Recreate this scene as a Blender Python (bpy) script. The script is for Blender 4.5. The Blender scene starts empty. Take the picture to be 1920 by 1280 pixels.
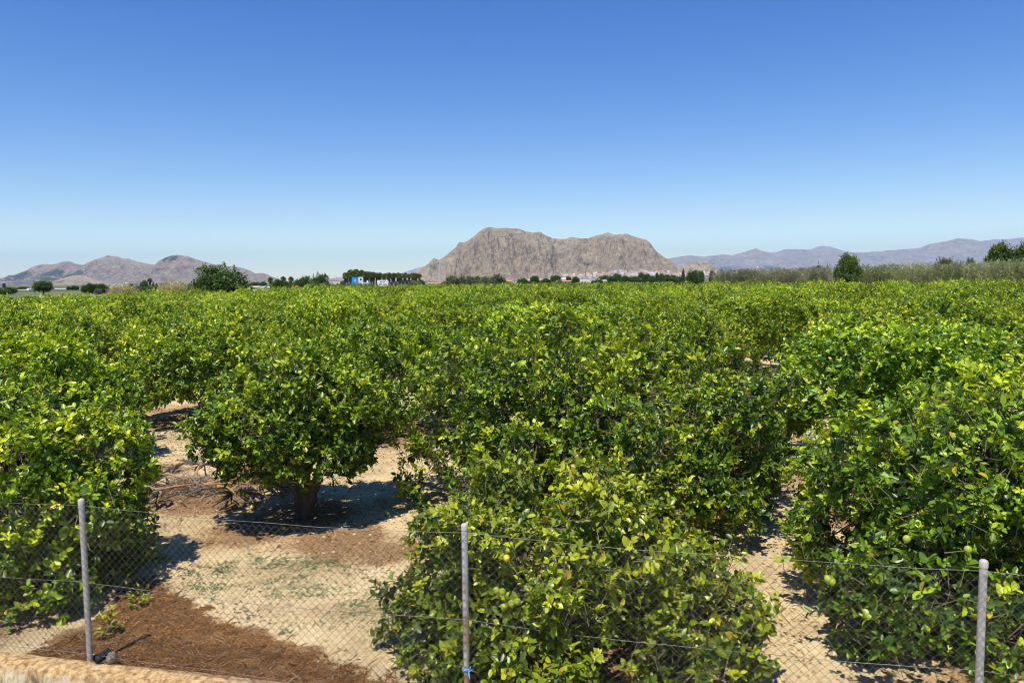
import bpy, math, random
import numpy as np
from mathutils import Vector

# ------------------------------------------------------------------ camera, sky, sun, exposure
sc = bpy.context.scene
HC = 2.85                                  # camera height above the orchard soil
F_PX, PITCH, ROLL = 1443.0, math.atan(115 / 1443.0), math.radians(0.6)
cam_d = bpy.data.cameras.new('camera')
cam_d.sensor_width = 36.0
cam_d.lens = 36.0 * F_PX / 1920
cam_d.clip_start = 0.05
cam_d.clip_end = 120000
cam = bpy.data.objects.new('camera', cam_d)
sc.collection.objects.link(cam)
fw = Vector((0, math.cos(PITCH), -math.sin(PITCH)))
up0 = Vector((0, math.sin(PITCH), math.cos(PITCH)))
rt0 = Vector((1, 0, 0))
rt = rt0 * math.cos(ROLL) - up0 * math.sin(ROLL)
up = up0 * math.cos(ROLL) + rt0 * math.sin(ROLL)
from mathutils import Matrix
cam.matrix_world = Matrix(((rt.x, up.x, -fw.x, 0), (rt.y, up.y, -fw.y, 0), (rt.z, up.z, -fw.z, HC), (0, 0, 0, 1)))
sc.camera = cam

SUN_EL, SUN_AZ = math.radians(67), math.radians(180 + 22)      # azimuth clockwise from +Y: behind the camera, to its left
sun_dir = Vector((math.cos(SUN_EL) * math.sin(SUN_AZ), math.cos(SUN_EL) * math.cos(SUN_AZ), math.sin(SUN_EL)))
world = bpy.data.worlds.new('World')
sc.world = world
world.use_nodes = True
wn = world.node_tree
bg = wn.nodes['Background']
sky = wn.nodes.new('ShaderNodeTexSky')
sky.sky_type = 'NISHITA'
sky.sun_disc = False
sky.sun_elevation = SUN_EL
sky.sun_rotation = SUN_AZ
sky.altitude = 300
sky.air_density = 1.0
sky.dust_density = 0.0
sky.ozone_density = 1.5
sat = wn.nodes.new('ShaderNodeHueSaturation'); sat.inputs['Saturation'].default_value = 1.44; sat.inputs['Hue'].default_value = 0.517
wn.links.new(sky.outputs[0], sat.inputs['Color']); wn.links.new(sat.outputs[0], bg.inputs[0])
bg.inputs[1].default_value = 0.117
sun_l = bpy.data.lights.new('sun', 'SUN')
sun_l.energy = 5.0
sun_l.angle = math.radians(0.53)
sun_l.color = (1.0, 0.94, 0.84)
sun = bpy.data.objects.new('sun', sun_l)
sc.collection.objects.link(sun)
sun.rotation_euler = sun_dir.to_track_quat('Z', 'Y').to_euler()
sc.view_settings.view_transform = 'Standard'
sc.view_settings.look = 'None'
sc.view_settings.exposure = 0.3
sc.view_settings.gamma = 1.0
sc.view_settings.use_curve_mapping = False
sc.render.engine = 'CYCLES'
cy = sc.cycles
cy.max_bounces = 7
cy.diffuse_bounces = 3
cy.glossy_bounces = 2
cy.transmission_bounces = 4
cy.volume_bounces = 1
cy.use_denoising = True
cy.filter_width = 1.1
cy.caustics_reflective = False
cy.caustics_refractive = False

C = sc.collection
RNG = np.random.default_rng(11)

# ------------------------------------------------------------------ helpers
def ray(px, py):
    return fw + rt * ((px - 960) / F_PX) - up * ((py - 640) / F_PX)
def on_ground(px, py, z=0.0):
    d = ray(px, py); t = (z - HC) / d.z
    return (d.x * t, d.y * t)
def place(px, dist):                       # ground point seen at column px, at the distance dist along Y
    d = ray(px, 525); return d.x / d.y * dist, dist
def height_at(px, py, dist):
    d = ray(px, py); return HC + d.z / d.y * dist

def tag(o, label=None, cat=None, group=None, kind=None):
    if label: o['label'] = label
    if cat: o['category'] = cat
    if group: o['group'] = group
    if kind: o['kind'] = kind
    return o
def empty(name, loc=(0, 0, 0), rz=0.0, scale=None):
    o = bpy.data.objects.new(name, None)
    C.objects.link(o); o.location = loc; o.rotation_euler = (0, 0, rz)
    if scale is not None: o.scale = scale
    return o
def link(name, me, parent=None, loc=(0, 0, 0)):
    o = bpy.data.objects.new(name, me)
    C.objects.link(o); o.location = loc
    if parent: o.parent = parent
    return o
def copy_tree(o, parent=None):
    c = o.copy(); C.objects.link(c); c.parent = parent
    for ch in o.children: copy_tree(ch, c)
    return c

class MB:
    """collects vertices and faces, builds one mesh"""
    def __init__(self): self.V = []; self.F = {3: [], 4: []}; self.M = {3: [], 4: []}; self.Cc = []; self.n = 0
    def add(self, V, tris=None, quads=None, mi=0, col=None):
        V = np.asarray(V, dtype=np.float32).reshape(-1, 3)
        for k, f in ((3, tris), (4, quads)):
            if f is not None and len(f):
                f = np.asarray(f, dtype=np.int64).reshape(-1, k) + self.n
                self.F[k].append(f); self.M[k].append(np.full(len(f), mi, dtype=np.int32))
        self.V.append(V)
        if col is None: col = np.zeros((len(V), 3), dtype=np.float32)
        self.Cc.append(np.broadcast_to(np.asarray(col, dtype=np.float32), (len(V), 3)))
        self.n += len(V)
    def mesh(self, name, mats, smooth=False, colname=None):
        V = np.concatenate(self.V)
        loops, starts, mi, off = [], [], [], 0
        for k in (3, 4):
            if self.F[k]:
                f = np.concatenate(self.F[k]); loops.append(f.ravel())
                starts.append(off + np.arange(len(f)) * k); off += f.size; mi.append(np.concatenate(self.M[k]))
        loops = np.concatenate(loops); starts = np.concatenate(starts); mi = np.concatenate(mi)
        me = bpy.data.meshes.new(name)
        me.vertices.add(len(V)); me.vertices.foreach_set('co', V.ravel())
        me.loops.add(len(loops)); me.loops.foreach_set('vertex_index', loops.astype(np.int32))
        me.polygons.add(len(starts)); me.polygons.foreach_set('loop_start', starts.astype(np.int32))
        me.polygons.foreach_set('material_index', mi)
        me.update(calc_edges=True)
        me.polygons.foreach_set('use_smooth', np.full(len(starts), bool(smooth)))
        if colname:
            a = me.attributes.new(colname, 'FLOAT_COLOR', 'POINT')
            c4 = np.ones((len(V), 4), dtype=np.float32); c4[:, :3] = np.concatenate(self.Cc)
            a.data.foreach_set('color', c4.ravel())
        for m in (mats if isinstance(mats, (list, tuple)) else [mats]): me.materials.append(m)
        me.update()
        return me
    def box(self, c, s, mi=0, rz=0.0, col=None):
        x, y, z = [v / 2 for v in s]
        P = np.array([(-x, -y, -z), (x, -y, -z), (x, y, -z), (-x, y, -z), (-x, -y, z), (x, -y, z), (x, y, z), (-x, y, z)], dtype=float)
        if rz:
            cs, sn = math.cos(rz), math.sin(rz)
            P = np.stack([P[:, 0] * cs - P[:, 1] * sn, P[:, 0] * sn + P[:, 1] * cs, P[:, 2]], 1)
        self.add(P + np.array(c), quads=[(0, 3, 2, 1), (4, 5, 6, 7), (0, 1, 5, 4), (1, 2, 6, 5), (2, 3, 7, 6), (3, 0, 4, 7)], mi=mi, col=col)
    def tube(self, pts, radii, n=6, mi=0, col=None, cap=True, jit=0.0, rng=None):
        pts = np.asarray(pts, dtype=float); radii = np.broadcast_to(np.asarray(radii, dtype=float), (len(pts),))
        T = np.gradient(pts, axis=0); T /= np.linalg.norm(T, axis=1)[:, None] + 1e-9
        ref = np.array([0.31, 0.9, 0.2]) if abs(T[0, 2]) > 0.7 else np.array([0.05, 0.02, 1.0])
        A = np.cross(T, ref); A /= np.linalg.norm(A, axis=1)[:, None] + 1e-9
        B = np.cross(T, A)
        th = np.arange(n) * 2 * math.pi / n
        r = radii[:, None] * np.ones((1, n))
        if jit and rng is not None: r = r * (1 + jit * rng.standard_normal(r.shape))
        V = pts[:, None, :] + r[:, :, None] * (np.cos(th)[None, :, None] * A[:, None, :] + np.sin(th)[None, :, None] * B[:, None, :])
        m = len(pts); q = []
        i, j = np.meshgrid(np.arange(m - 1), np.arange(n), indexing='ij'); j2 = (j + 1) % n
        q = np.stack([i * n + j, i * n + j2, (i + 1) * n + j2, (i + 1) * n + j], -1).reshape(-1, 4)
        V = V.reshape(-1, 3); t = None
        if cap:
            V = np.vstack([V, pts[-1:] + T[-1:] * radii[-1] * 0.3])
            k = len(V) - 1; jj = np.arange(n); t = np.stack([(m - 1) * n + jj, (m - 1) * n + (jj + 1) % n, np.full(n, k)], 1)
        self.add(V, tris=t, quads=q, mi=mi, col=col)

def unit(a): return a / (np.linalg.norm(a, axis=-1, keepdims=True) + 1e-9)

# value/gradient noise in numpy
def pnoise(x, y, seed=0):
    xi = np.floor(x).astype(np.int64); yi = np.floor(y).astype(np.int64); xf = x - xi; yf = y - yi
    def g(ix, iy):
        h = (ix * 374761393 + iy * 668265263 + seed * 974711) & 0x7fffffff
        h = ((h ^ (h >> 13)) * 1274126177) & 0x7fffffff
        a = ((h ^ (h >> 16)) & 0xffff) / 65536.0 * 2 * math.pi
        return np.cos(a), np.sin(a)
    def d(ix, iy, dx, dy):
        c, s = g(ix, iy); return c * dx + s * dy
    u = xf * xf * xf * (xf * (xf * 6 - 15) + 10); v = yf * yf * yf * (yf * (yf * 6 - 15) + 10)
    a = d(xi, yi, xf, yf); b = d(xi + 1, yi, xf - 1, yf); c = d(xi, yi + 1, xf, yf - 1); e = d(xi + 1, yi + 1, xf - 1, yf - 1)
    return ((a * (1 - u) + b * u) * (1 - v) + (c * (1 - u) + e * u) * v) * 1.5
def fbm(x, y, seed=0, octv=5, gain=0.5, lac=2.03):
    s = 0; a = 1.0; t = 0
    for k in range(octv):
        s = s + a * pnoise(x, y, seed + k * 17); t += a; a *= gain; x = x * lac + 7.1; y = y * lac + 3.7
    return s / t
def ridged(x, y, seed=0, octv=5, gain=0.55, lac=2.07):
    s = 0; a = 1.0; t = 0
    for k in range(octv):
        s = s + a * (1 - np.abs(pnoise(x, y, seed + k * 13)) * 1.6); t += a; a *= gain; x = x * lac + 5.3; y = y * lac + 1.9
    return s / t

# ------------------------------------------------------------------ materials
def new_mat(name):
    m = bpy.data.materials.new(name); m.use_nodes = True
    nt = m.node_tree
    return m, nt, nt.nodes['Principled BSDF'], nt.nodes['Material Output']
def N(nt, t, **kw):
    n = nt.nodes.new(t)
    for k, v in kw.items(): setattr(n, k, v)
    return n
def ramp(nt, stops):
    r = N(nt, 'ShaderNodeValToRGB'); e = r.color_ramp.elements
    while len(e) < len(stops): e.new(0.5)
    for el, (p, c) in zip(e, stops): el.position = p; el.color = (*c, 1)
    return r
def noise_tex(nt, scale, detail=6, rough=0.55, coord='Object', vscale=None):
    tc = N(nt, 'ShaderNodeTexCoord'); t = N(nt, 'ShaderNodeTexNoise')
    t.inputs['Scale'].default_value = scale; t.inputs['Detail'].default_value = detail; t.inputs['Roughness'].default_value = rough
    if vscale:
        mp = N(nt, 'ShaderNodeMapping'); mp.inputs['Scale'].default_value = vscale
        nt.links.new(tc.outputs[coord], mp.inputs[0]); nt.links.new(mp.outputs[0], t.inputs['Vector'])
    else: nt.links.new(tc.outputs[coord], t.inputs['Vector'])
    return t
def simple_mat(name, c1, c2=None, scale=5.0, rough=0.8, bump=0.0, metallic=0.0, spec=0.3, vscale=None, bdist=0.02):
    m, nt, b, out = new_mat(name)
    b.inputs['Roughness'].default_value = rough; b.inputs['Metallic'].default_value = metallic
    b.inputs['Specular IOR Level'].default_value = spec
    t = noise_tex(nt, scale, vscale=vscale)
    r = ramp(nt, [(0.3, c1), (0.7, c2 or c1)])
    nt.links.new(t.outputs[0], r.inputs[0]); nt.links.new(r.outputs[0], b.inputs['Base Color'])
    if bump:
        bp = N(nt, 'ShaderNodeBump'); bp.inputs['Strength'].default_value = bump; bp.inputs['Distance'].default_value = bdist
        nt.links.new(t.outputs[0], bp.inputs['Height']); nt.links.new(bp.outputs[0], b.inputs['Normal'])
    return m
def leaf_mat(name, trans=0.35, rough=0.42, spec=0.45, boost=(1.5, 1.35, 0.7), hue_var=0.0):
    m, nt, b, out = new_mat(name)
    at = N(nt, 'ShaderNodeAttribute', attribute_name='leaf_col')
    src = at.outputs['Color']
    if hue_var:
        oi = N(nt, 'ShaderNodeObjectInfo'); hs = N(nt, 'ShaderNodeHueSaturation')
        mr = N(nt, 'ShaderNodeMapRange'); mr.inputs['To Min'].default_value = 0.5 - hue_var; mr.inputs['To Max'].default_value = 0.5 + hue_var * 0.6
        nt.links.new(oi.outputs['Random'], mr.inputs['Value']); nt.links.new(mr.outputs[0], hs.inputs['Hue'])
        m2 = N(nt, 'ShaderNodeMath', operation='MULTIPLY_ADD'); m2.inputs[1].default_value = 0.4; m2.inputs[2].default_value = 0.8
        wn_ = N(nt, 'ShaderNodeTexWhiteNoise', noise_dimensions='1D'); nt.links.new(oi.outputs['Random'], wn_.inputs['W'])
        nt.links.new(wn_.outputs['Value'], m2.inputs[0]); nt.links.new(m2.outputs[0], hs.inputs['Value'])
        nt.links.new(src, hs.inputs['Color']); src = hs.outputs['Color']
    nt.links.new(src, b.inputs['Base Color'])
    b.inputs['Roughness'].default_value = rough; b.inputs['Specular IOR Level'].default_value = spec
    tr = N(nt, 'ShaderNodeBsdfTranslucent'); mul = N(nt, 'ShaderNodeMix', data_type='RGBA', blend_type='MULTIPLY')
    mul.inputs['Factor'].default_value = 1.0; mul.inputs['B'].default_value = (*boost, 1)
    nt.links.new(src, mul.inputs['A']); nt.links.new(mul.outputs['Result'], tr.inputs['Color'])
    mx = N(nt, 'ShaderNodeMixShader'); mx.inputs[0].default_value = trans
    nt.links.new(b.outputs[0], mx.inputs[1]); nt.links.new(tr.outputs[0], mx.inputs[2]); nt.links.new(mx.outputs[0], out.inputs['Surface'])
    return m

M = {}
M['lemon_leaf'] = leaf_mat('lemon_leaf', 0.25, 0.38, 0.5, hue_var=0.012)
M['far_leaf'] = leaf_mat('far_leaf', 0.22, 0.6, 0.25, (1.3, 1.25, 0.8), hue_var=0.012)
M['reed'] = leaf_mat('reed_leaf', 0.25, 0.65, 0.2, (1.2, 1.1, 0.8))
M['dry'] = leaf_mat('dry_grass_blade', 0.2, 0.75, 0.15, (1.2, 1.0, 0.7))
M['bark'] = simple_mat('bark', (0.05, 0.036, 0.026), (0.14, 0.105, 0.072), 9, 0.9, 0.9, vscale=(1, 1, 0.25), bdist=0.03)
M['twig'] = simple_mat('twig', (0.12, 0.10, 0.055), (0.22, 0.18, 0.10), 20, 0.85)
M['lemon_green'] = simple_mat('green_lemon_peel', (0.27, 0.36, 0.03), (0.42, 0.46, 0.05), 12, 0.4, 0.1, bdist=0.002)
M['lemon_yellow'] = simple_mat('yellow_lemon_peel', (0.7, 0.5, 0.03), (0.8, 0.6, 0.06), 12, 0.42, 0.1, bdist=0.002)
M['galv'] = simple_mat('galvanised_steel', (0.36, 0.325, 0.28), (0.52, 0.48, 0.42), 14, 0.6, 0.1, 0.0, vscale=(1, 1, 0.3))
M['wire'] = simple_mat('weathered_wire', (0.14, 0.115, 0.085), (0.26, 0.23, 0.19), 6, 0.6, 0, 0.35)
M['tension'] = simple_mat('bright_wire', (0.15, 0.14, 0.12), (0.38, 0.37, 0.35), 3, 0.55, 0, 0.3)
M['tie'] = simple_mat('blue_plastic', (0.12, 0.3, 0.6), (0.2, 0.42, 0.75), 20, 0.45)
M['white'] = simple_mat('white_render', (0.72, 0.70, 0.66), (0.82, 0.80, 0.77), 0.6, 0.85)
M['cream'] = simple_mat('cream_render', (0.62, 0.53, 0.4), (0.72, 0.64, 0.5), 0.6, 0.85)
M['pinkwall'] = simple_mat('pink_render', (0.55, 0.38, 0.28), (0.62, 0.45, 0.34), 0.6, 0.85)
M['tile'] = simple_mat('clay_roof', (0.42, 0.19, 0.11), (0.55, 0.28, 0.17), 1.5, 0.85)
M['tanroof'] = simple_mat('tan_roof', (0.46, 0.33, 0.23), (0.56, 0.42, 0.3), 0.8, 0.85)
M['sheet'] = simple_mat('white_sheet_roof', (0.72, 0.74, 0.76), (0.84, 0.85, 0.86), 0.5, 0.5)
M['glassdark'] = simple_mat('dark_window', (0.03, 0.035, 0.04), (0.05, 0.055, 0.06), 2, 0.2, spec=0.5)
M['blue'] = simple_mat('blue_panel', (0.008, 0.28, 0.72), (0.012, 0.32, 0.78), 2, 0.4)
M['red'] = simple_mat('red_canvas', (0.68, 0.05, 0.06), (0.78, 0.08, 0.08), 3, 0.7)
M['black'] = simple_mat('black_paint', (0.02, 0.02, 0.022), (0.035, 0.035, 0.04), 3, 0.5)
M['concrete'] = simple_mat('concrete', (0.3, 0.27, 0.23), (0.42, 0.39, 0.34), 14, 0.9, 0.3)
M['stone'] = simple_mat('rough_stone', (0.16, 0.13, 0.10), (0.34, 0.29, 0.23), 30, 0.95, 0.6)
M['mast'] = simple_mat('mast_paint', (0.55, 0.5, 0.48), (0.66, 0.62, 0.6), 1, 0.6)

# rusty lower half for the middle post
def rusty_post():
    m, nt, b, out = new_mat('rusty_galvanised_steel')
    tc = N(nt, 'ShaderNodeTexCoord'); sep = N(nt, 'ShaderNodeSeparateXYZ'); nt.links.new(tc.outputs['Object'], sep.inputs[0])
    t = noise_tex(nt, 16, vscale=(1, 1, 0.25))
    ad = N(nt, 'ShaderNodeMath', operation='MULTIPLY_ADD'); ad.inputs[1].default_value = 0.9; ad.inputs[2].default_value = -0.15
    nt.links.new(t.outputs[0], ad.inputs[0])
    sb = N(nt, 'ShaderNodeMath', operation='SUBTRACT'); nt.links.new(ad.outputs[0], sb.inputs[0])
    ml = N(nt, 'ShaderNodeMath', operation='MULTIPLY'); ml.inputs[1].default_value = 0.36; nt.links.new(sep.outputs['Z'], ml.inputs[0]); nt.links.new(ml.outputs[0], sb.inputs[1])
    r = ramp(nt, [(0.0, (0.46, 0.44, 0.41)), (0.12, (0.33, 0.25, 0.18)), (0.24, (0.32, 0.15, 0.075))])
    nt.links.new(sb.outputs[0], r.inputs[0]); nt.links.new(r.outputs[0], b.inputs['Base Color'])
    b.inputs['Roughness'].default_value = 0.75; b.inputs['Metallic'].default_value = 0.0
    return m
M['rust'] = rusty_post()

# soil: sandy, with a litter mask carried on the mesh
def soil_mat():
    m, nt, b, out = new_mat('sandy_soil')
    at = N(nt, 'ShaderNodeAttribute', attribute_name='cover')
    sep = N(nt, 'ShaderNodeSeparateColor'); nt.links.new(at.outputs['Color'], sep.inputs[0])
    t1 = noise_tex(nt, 1.1, 8, 0.62); t2 = noise_tex(nt, 26, 6, 0.7); t3 = noise_tex(nt, 90, 3, 0.6)
    sand = ramp(nt, [(0.34, (0.32, 0.22, 0.11)), (0.5, (0.58, 0.445, 0.245)), (0.66, (0.77, 0.62, 0.375))])
    mixv = N(nt, 'ShaderNodeMath', operation='MULTIPLY_ADD'); mixv.inputs[1].default_value = 0.45
    nt.links.new(t2.outputs[0], mixv.inputs[0])
    h = N(nt, 'ShaderNodeMath', operation='MULTIPLY'); h.inputs[1].default_value = 0.55; nt.links.new(t1.outputs[0], h.inputs[0]); nt.links.new(h.outputs[0], mixv.inputs[2])
    nt.links.new(mixv.outputs[0], sand.inputs[0])
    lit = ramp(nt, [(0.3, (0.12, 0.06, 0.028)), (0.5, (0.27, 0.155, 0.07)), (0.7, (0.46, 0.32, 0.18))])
    nt.links.new(t3.outputs[0], lit.inputs[0])
    mk = N(nt, 'ShaderNodeMath', operation='MULTIPLY_ADD'); mk.inputs[1].default_value = 1.0
    s2 = N(nt, 'ShaderNodeMath', operation='MULTIPLY_ADD'); s2.inputs[1].default_value = 2.2; s2.inputs[2].default_value = -1.12
    nt.links.new(t2.outputs[0], s2.inputs[0]); nt.links.new(sep.outputs[0], mk.inputs[0]); nt.links.new(s2.outputs[0], mk.inputs[2])
    st = N(nt, 'ShaderNodeMapRange'); st.inputs['From Min'].default_value = 0.3; st.inputs['From Max'].default_value = 0.6
    nt.links.new(mk.outputs[0], st.inputs['Value'])
    mx = N(nt, 'ShaderNodeMix', data_type='RGBA'); nt.links.new(st.outputs[0], mx.inputs['Factor'])
    nt.links.new(sand.outputs[0], mx.inputs['A']); nt.links.new(lit.outputs[0], mx.inputs['B'])
    tf = noise_tex(nt, 0.012, 4, 0.6); fld = ramp(nt, [(0.35, (0.07, 0.10, 0.035)), (0.52, (0.12, 0.14, 0.06)), (0.7, (0.26, 0.22, 0.13))])
    nt.links.new(tf.outputs[0], fld.inputs[0])
    mf = N(nt, 'ShaderNodeMix', data_type='RGBA'); nt.links.new(sep.outputs[1], mf.inputs['Factor']); nt.links.new(mx.outputs['Result'], mf.inputs['A']); nt.links.new(fld.outputs[0], mf.inputs['B'])
    nt.links.new(mf.outputs['Result'], b.inputs['Base Color'])
    b.inputs['Roughness'].default_value = 0.95; b.inputs['Specular IOR Level'].default_value = 0.1
    bp = N(nt, 'ShaderNodeBump'); bp.inputs['Strength'].default_value = 0.9; bp.inputs['Distance'].default_value = 0.03
    nt.links.new(t2.outputs[0], bp.inputs['Height']); nt.links.new(bp.outputs[0], b.inputs['Normal'])
    return m
M['soil'] = soil_mat()

def wall_mat():
    m, nt, b, out = new_mat('weathered_plaster')
    at = N(nt, 'ShaderNodeAttribute', attribute_name='cover'); sep = N(nt, 'ShaderNodeSeparateColor'); nt.links.new(at.outputs['Color'], sep.inputs[0])
    t1 = noise_tex(nt, 5, 8, 0.7); t2 = noise_tex(nt, 24, 6, 0.7); t3 = noise_tex(nt, 7.0, 8, 0.7, vscale=(1, 1, 0.3))
    top = ramp(nt, [(0.36, (0.17, 0.095, 0.04)), (0.49, (0.4, 0.25, 0.105)), (0.62, (0.56, 0.41, 0.2))])
    nt.links.new(t2.outputs[0], top.inputs[0])
    face = ramp(nt, [(0.36, (0.13, 0.1, 0.06)), (0.44, (0.4, 0.27, 0.12)), (0.5, (0.62, 0.52, 0.33)), (0.66, (0.74, 0.68, 0.54))])
    nt.links.new(t3.outputs[0], face.inputs[0])
    mx = N(nt, 'ShaderNodeMix', data_type='RGBA'); nt.links.new(sep.outputs[0], mx.inputs['Factor'])
    nt.links.new(face.outputs[0], mx.inputs['A']); nt.links.new(top.outputs[0], mx.inputs['B']); nt.links.new(mx.outputs['Result'], b.inputs['Base Color'])
    b.inputs['Roughness'].default_value = 0.95
    bp = N(nt, 'ShaderNodeBump'); bp.inputs['Strength'].default_value = 0.7; bp.inputs['Distance'].default_value = 0.015
    nt.links.new(t2.outputs[0], bp.inputs['Height']); nt.links.new(bp.outputs[0], b.inputs['Normal'])
    return m
M['plaster'] = wall_mat()

def rock_mat(name, c_dark, c_mid, c_light, green, gscale, unit_m):
    m, nt, b, out = new_mat(name)
    at = N(nt, 'ShaderNodeAttribute', attribute_name='cover'); sep = N(nt, 'ShaderNodeSeparateColor'); nt.links.new(at.outputs['Color'], sep.inputs[0])
    t1 = noise_tex(nt, 1 / (unit_m * 4), 10, 0.66); t2 = noise_tex(nt, 1 / unit_m, 8, 0.72, vscale=(1, 1, 0.55))
    r = ramp(nt, [(0.36, c_dark), (0.5, c_mid), (0.64, c_light)])
    ad = N(nt, 'ShaderNodeMix', data_type='FLOAT'); ad.inputs['Factor'].default_value = 0.55
    t4 = noise_tex(nt, 1 / (unit_m * 2.2), 6, 0.6, vscale=(0.35, 0.35, 2.6)); ad2 = N(nt, 'ShaderNodeMix', data_type='FLOAT'); ad2.inputs['Factor'].default_value = 0.5
    nt.links.new(t1.outputs[0], ad2.inputs['A']); nt.links.new(t4.outputs[0], ad2.inputs['B']); nt.links.new(ad2.outputs['Result'], ad.inputs['A']); nt.links.new(t2.outputs[0], ad.inputs['B']); nt.links.new(ad.outputs['Result'], r.inputs[0])
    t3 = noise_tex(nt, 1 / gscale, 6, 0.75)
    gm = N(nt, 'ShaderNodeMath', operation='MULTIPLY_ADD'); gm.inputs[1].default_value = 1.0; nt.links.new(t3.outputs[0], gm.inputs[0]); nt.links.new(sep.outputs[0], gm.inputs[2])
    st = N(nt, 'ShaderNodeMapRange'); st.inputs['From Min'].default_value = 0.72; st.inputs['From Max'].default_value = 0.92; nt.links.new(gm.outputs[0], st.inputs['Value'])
    mx = N(nt, 'ShaderNodeMix', data_type='RGBA'); nt.links.new(st.outputs[0], mx.inputs['Factor']); mx.inputs['B'].default_value = (*green, 1)  # dark scrub tint, doubles as painted shade in the gullies
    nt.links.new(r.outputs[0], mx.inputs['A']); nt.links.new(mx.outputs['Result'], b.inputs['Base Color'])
    b.inputs['Roughness'].default_value = 0.95; b.inputs['Specular IOR Level'].default_value = 0.1
    bp = N(nt, 'ShaderNodeBump'); bp.inputs['Strength'].default_value = 1.0; bp.inputs['Distance'].default_value = unit_m * 1.1
    nt.links.new(t2.outputs[0], bp.inputs['Height']); nt.links.new(bp.outputs[0], b.inputs['Normal'])
    return m
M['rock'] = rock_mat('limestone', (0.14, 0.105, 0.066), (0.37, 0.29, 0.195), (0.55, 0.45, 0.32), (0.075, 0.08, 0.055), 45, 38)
M['rock_left'] = rock_mat('grey_limestone', (0.17, 0.135, 0.11), (0.33, 0.26, 0.205), (0.44, 0.36, 0.29), (0.065, 0.08, 0.06), 110, 60)
M['rock_far'] = rock_mat('far_limestone', (0.2, 0.165, 0.14), (0.34, 0.285, 0.24), (0.52, 0.46, 0.4), (0.09, 0.115, 0.09), 300, 160)

# ------------------------------------------------------------------ ground (one sheet behind the wall, out to the horizon)
FA = math.radians(-13.8)
eu = np.array([math.cos(FA), math.sin(FA)]); ev = np.array([-math.sin(FA), math.cos(FA)])
FENCE_V = 4.69
def uv(u, v): p = eu * u + ev * v; return float(p[0]), float(p[1])
def to_uv(x, y): return x * eu[0] + y * eu[1], x * ev[0] + y * ev[1]
def pip(px, py, poly):
    inside = np.zeros(px.shape, bool); n = len(poly); j = n - 1
    for i in range(n):
        xi, yi = poly[i]; xj, yj = poly[j]
        c = ((yi > py) != (yj > py)) & (px < (xj - xi) * (py - yi) / (yj - yi + 1e-12) + xi)
        inside ^= c; j = i
    return inside
BROWN = [on_ground(*p) for p in [(40, 1222), (120, 1190), (190, 1150), (262, 1082), (335, 1110), (430, 1163), (520, 1195), (640, 1242), (770, 1288), (900, 1340), (700, 1360), (400, 1300), (180, 1250)]]
TREES = {   # name: x, y, radius, height, lowest leaves
    'A': (-2.57, 9.27, 1.16, 2.05, 0.5), 'B': (0.48, 5.95, 1.27, 1.5, 0.0), 'C': (1.05, 10.0, 2.45, 2.28, 0.05),
    'L': (-5.4, 7.3, 1.75, 1.95, 0.0), 'R': (4.42, 6.05, 2.05, 2.05, 0.0), 'D': (-6.4, 16.3, 1.9, 2.25, 0.2),
    'E': (-2.7, 14.5, 1.9, 2.25, 0.2), 'F': (6.95, 21.8, 1.7, 2.3, 0.95), 'G': (2.75, 14.4, 1.65, 2.2, 0.3),
    'H': (7.75, 15.9, 1.85, 2.25, 0.25), 'I': (4.1, 18.6, 1.6, 2.25, 0.3), 'J': (-8.1, 12.2, 2.0, 2.1, 0.2), 'K': (5.6, 11.1, 2.05, 2.2, 0.2),
    'P': (4.1, 12.3, 0.85, 1.25, 0.1), 'M': (10.4, 12.6, 2.1, 2.2, 0.2), 'N': (0.3, 18.6, 1.8, 2.25, 0.3), 'O': (-10.6, 17.0, 1.9, 2.2, 0.3)}
def litter_mask(x, y):
    w = fbm(x * 1.3, y * 1.3, 5, 4)
    m = np.zeros_like(x)
    xx = x + 0.18 * pnoise(x * 3, y * 3, 9); yy = y + 0.18 * pnoise(x * 3, y * 3, 10)
    m = np.maximum(m, pip(xx, yy, BROWN) * 1.0)
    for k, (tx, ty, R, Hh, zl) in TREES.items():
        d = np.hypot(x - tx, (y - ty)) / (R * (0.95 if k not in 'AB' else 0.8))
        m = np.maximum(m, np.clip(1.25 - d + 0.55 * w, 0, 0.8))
    px, py = on_ground(385, 925)
    m = np.maximum(m, np.clip(1.3 - np.hypot((x - px) / 1.0, (y - py) / 1.1) + 0.5 * w, 0, 0.75))
    for q, rr in (((640, 1010), 0.75), ((730, 1030), 0.55), ((470, 985), 0.7), ((300, 880), 0.5), ((1560, 965), 0.45)):
        px, py = on_ground(*q)
        m = np.maximum(m, np.clip(1.25 - np.hypot(x - px, y - py) / rr + 0.8 * w, 0, 0.75))
    return m
def ground_z(x, y):
    return 0.035 * fbm(x * 0.6, y * 0.6, 3, 4) + 0.022 * fbm(x * 4.5, y * 4.5, 4, 4) - 0.02
us = np.concatenate([-np.geomspace(42000, 11.2, 46), np.arange(-11, 11, 0.1), np.geomspace(11.2, 42000, 46)])
vs = np.concatenate([np.arange(4.68, 20, 0.1), np.geomspace(20.2, 42000, 60)])
U, Vv = np.meshgrid(us, vs, indexing='ij')
gx = U * eu[0] + Vv * ev[0]; gy = U * eu[1] + Vv * ev[1]
fade = np.clip(1.5 - np.hypot(gx, gy) / 60, 0, 1)
gz = ground_z(gx, gy) * fade
near = np.hypot(gx, gy) < 40
cov = np.zeros(gx.shape + (3,), dtype=np.float32)
cov[..., 0] = np.where(near, litter_mask(gx, gy), 0.35 * (fbm(gx * 0.02, gy * 0.02, 8, 3) > 0.05))
cov[..., 1] = np.clip((np.hypot(gx, gy) - 70) / 60, 0, 1)
mb = MB(); nu, nv = gx.shape
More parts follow.
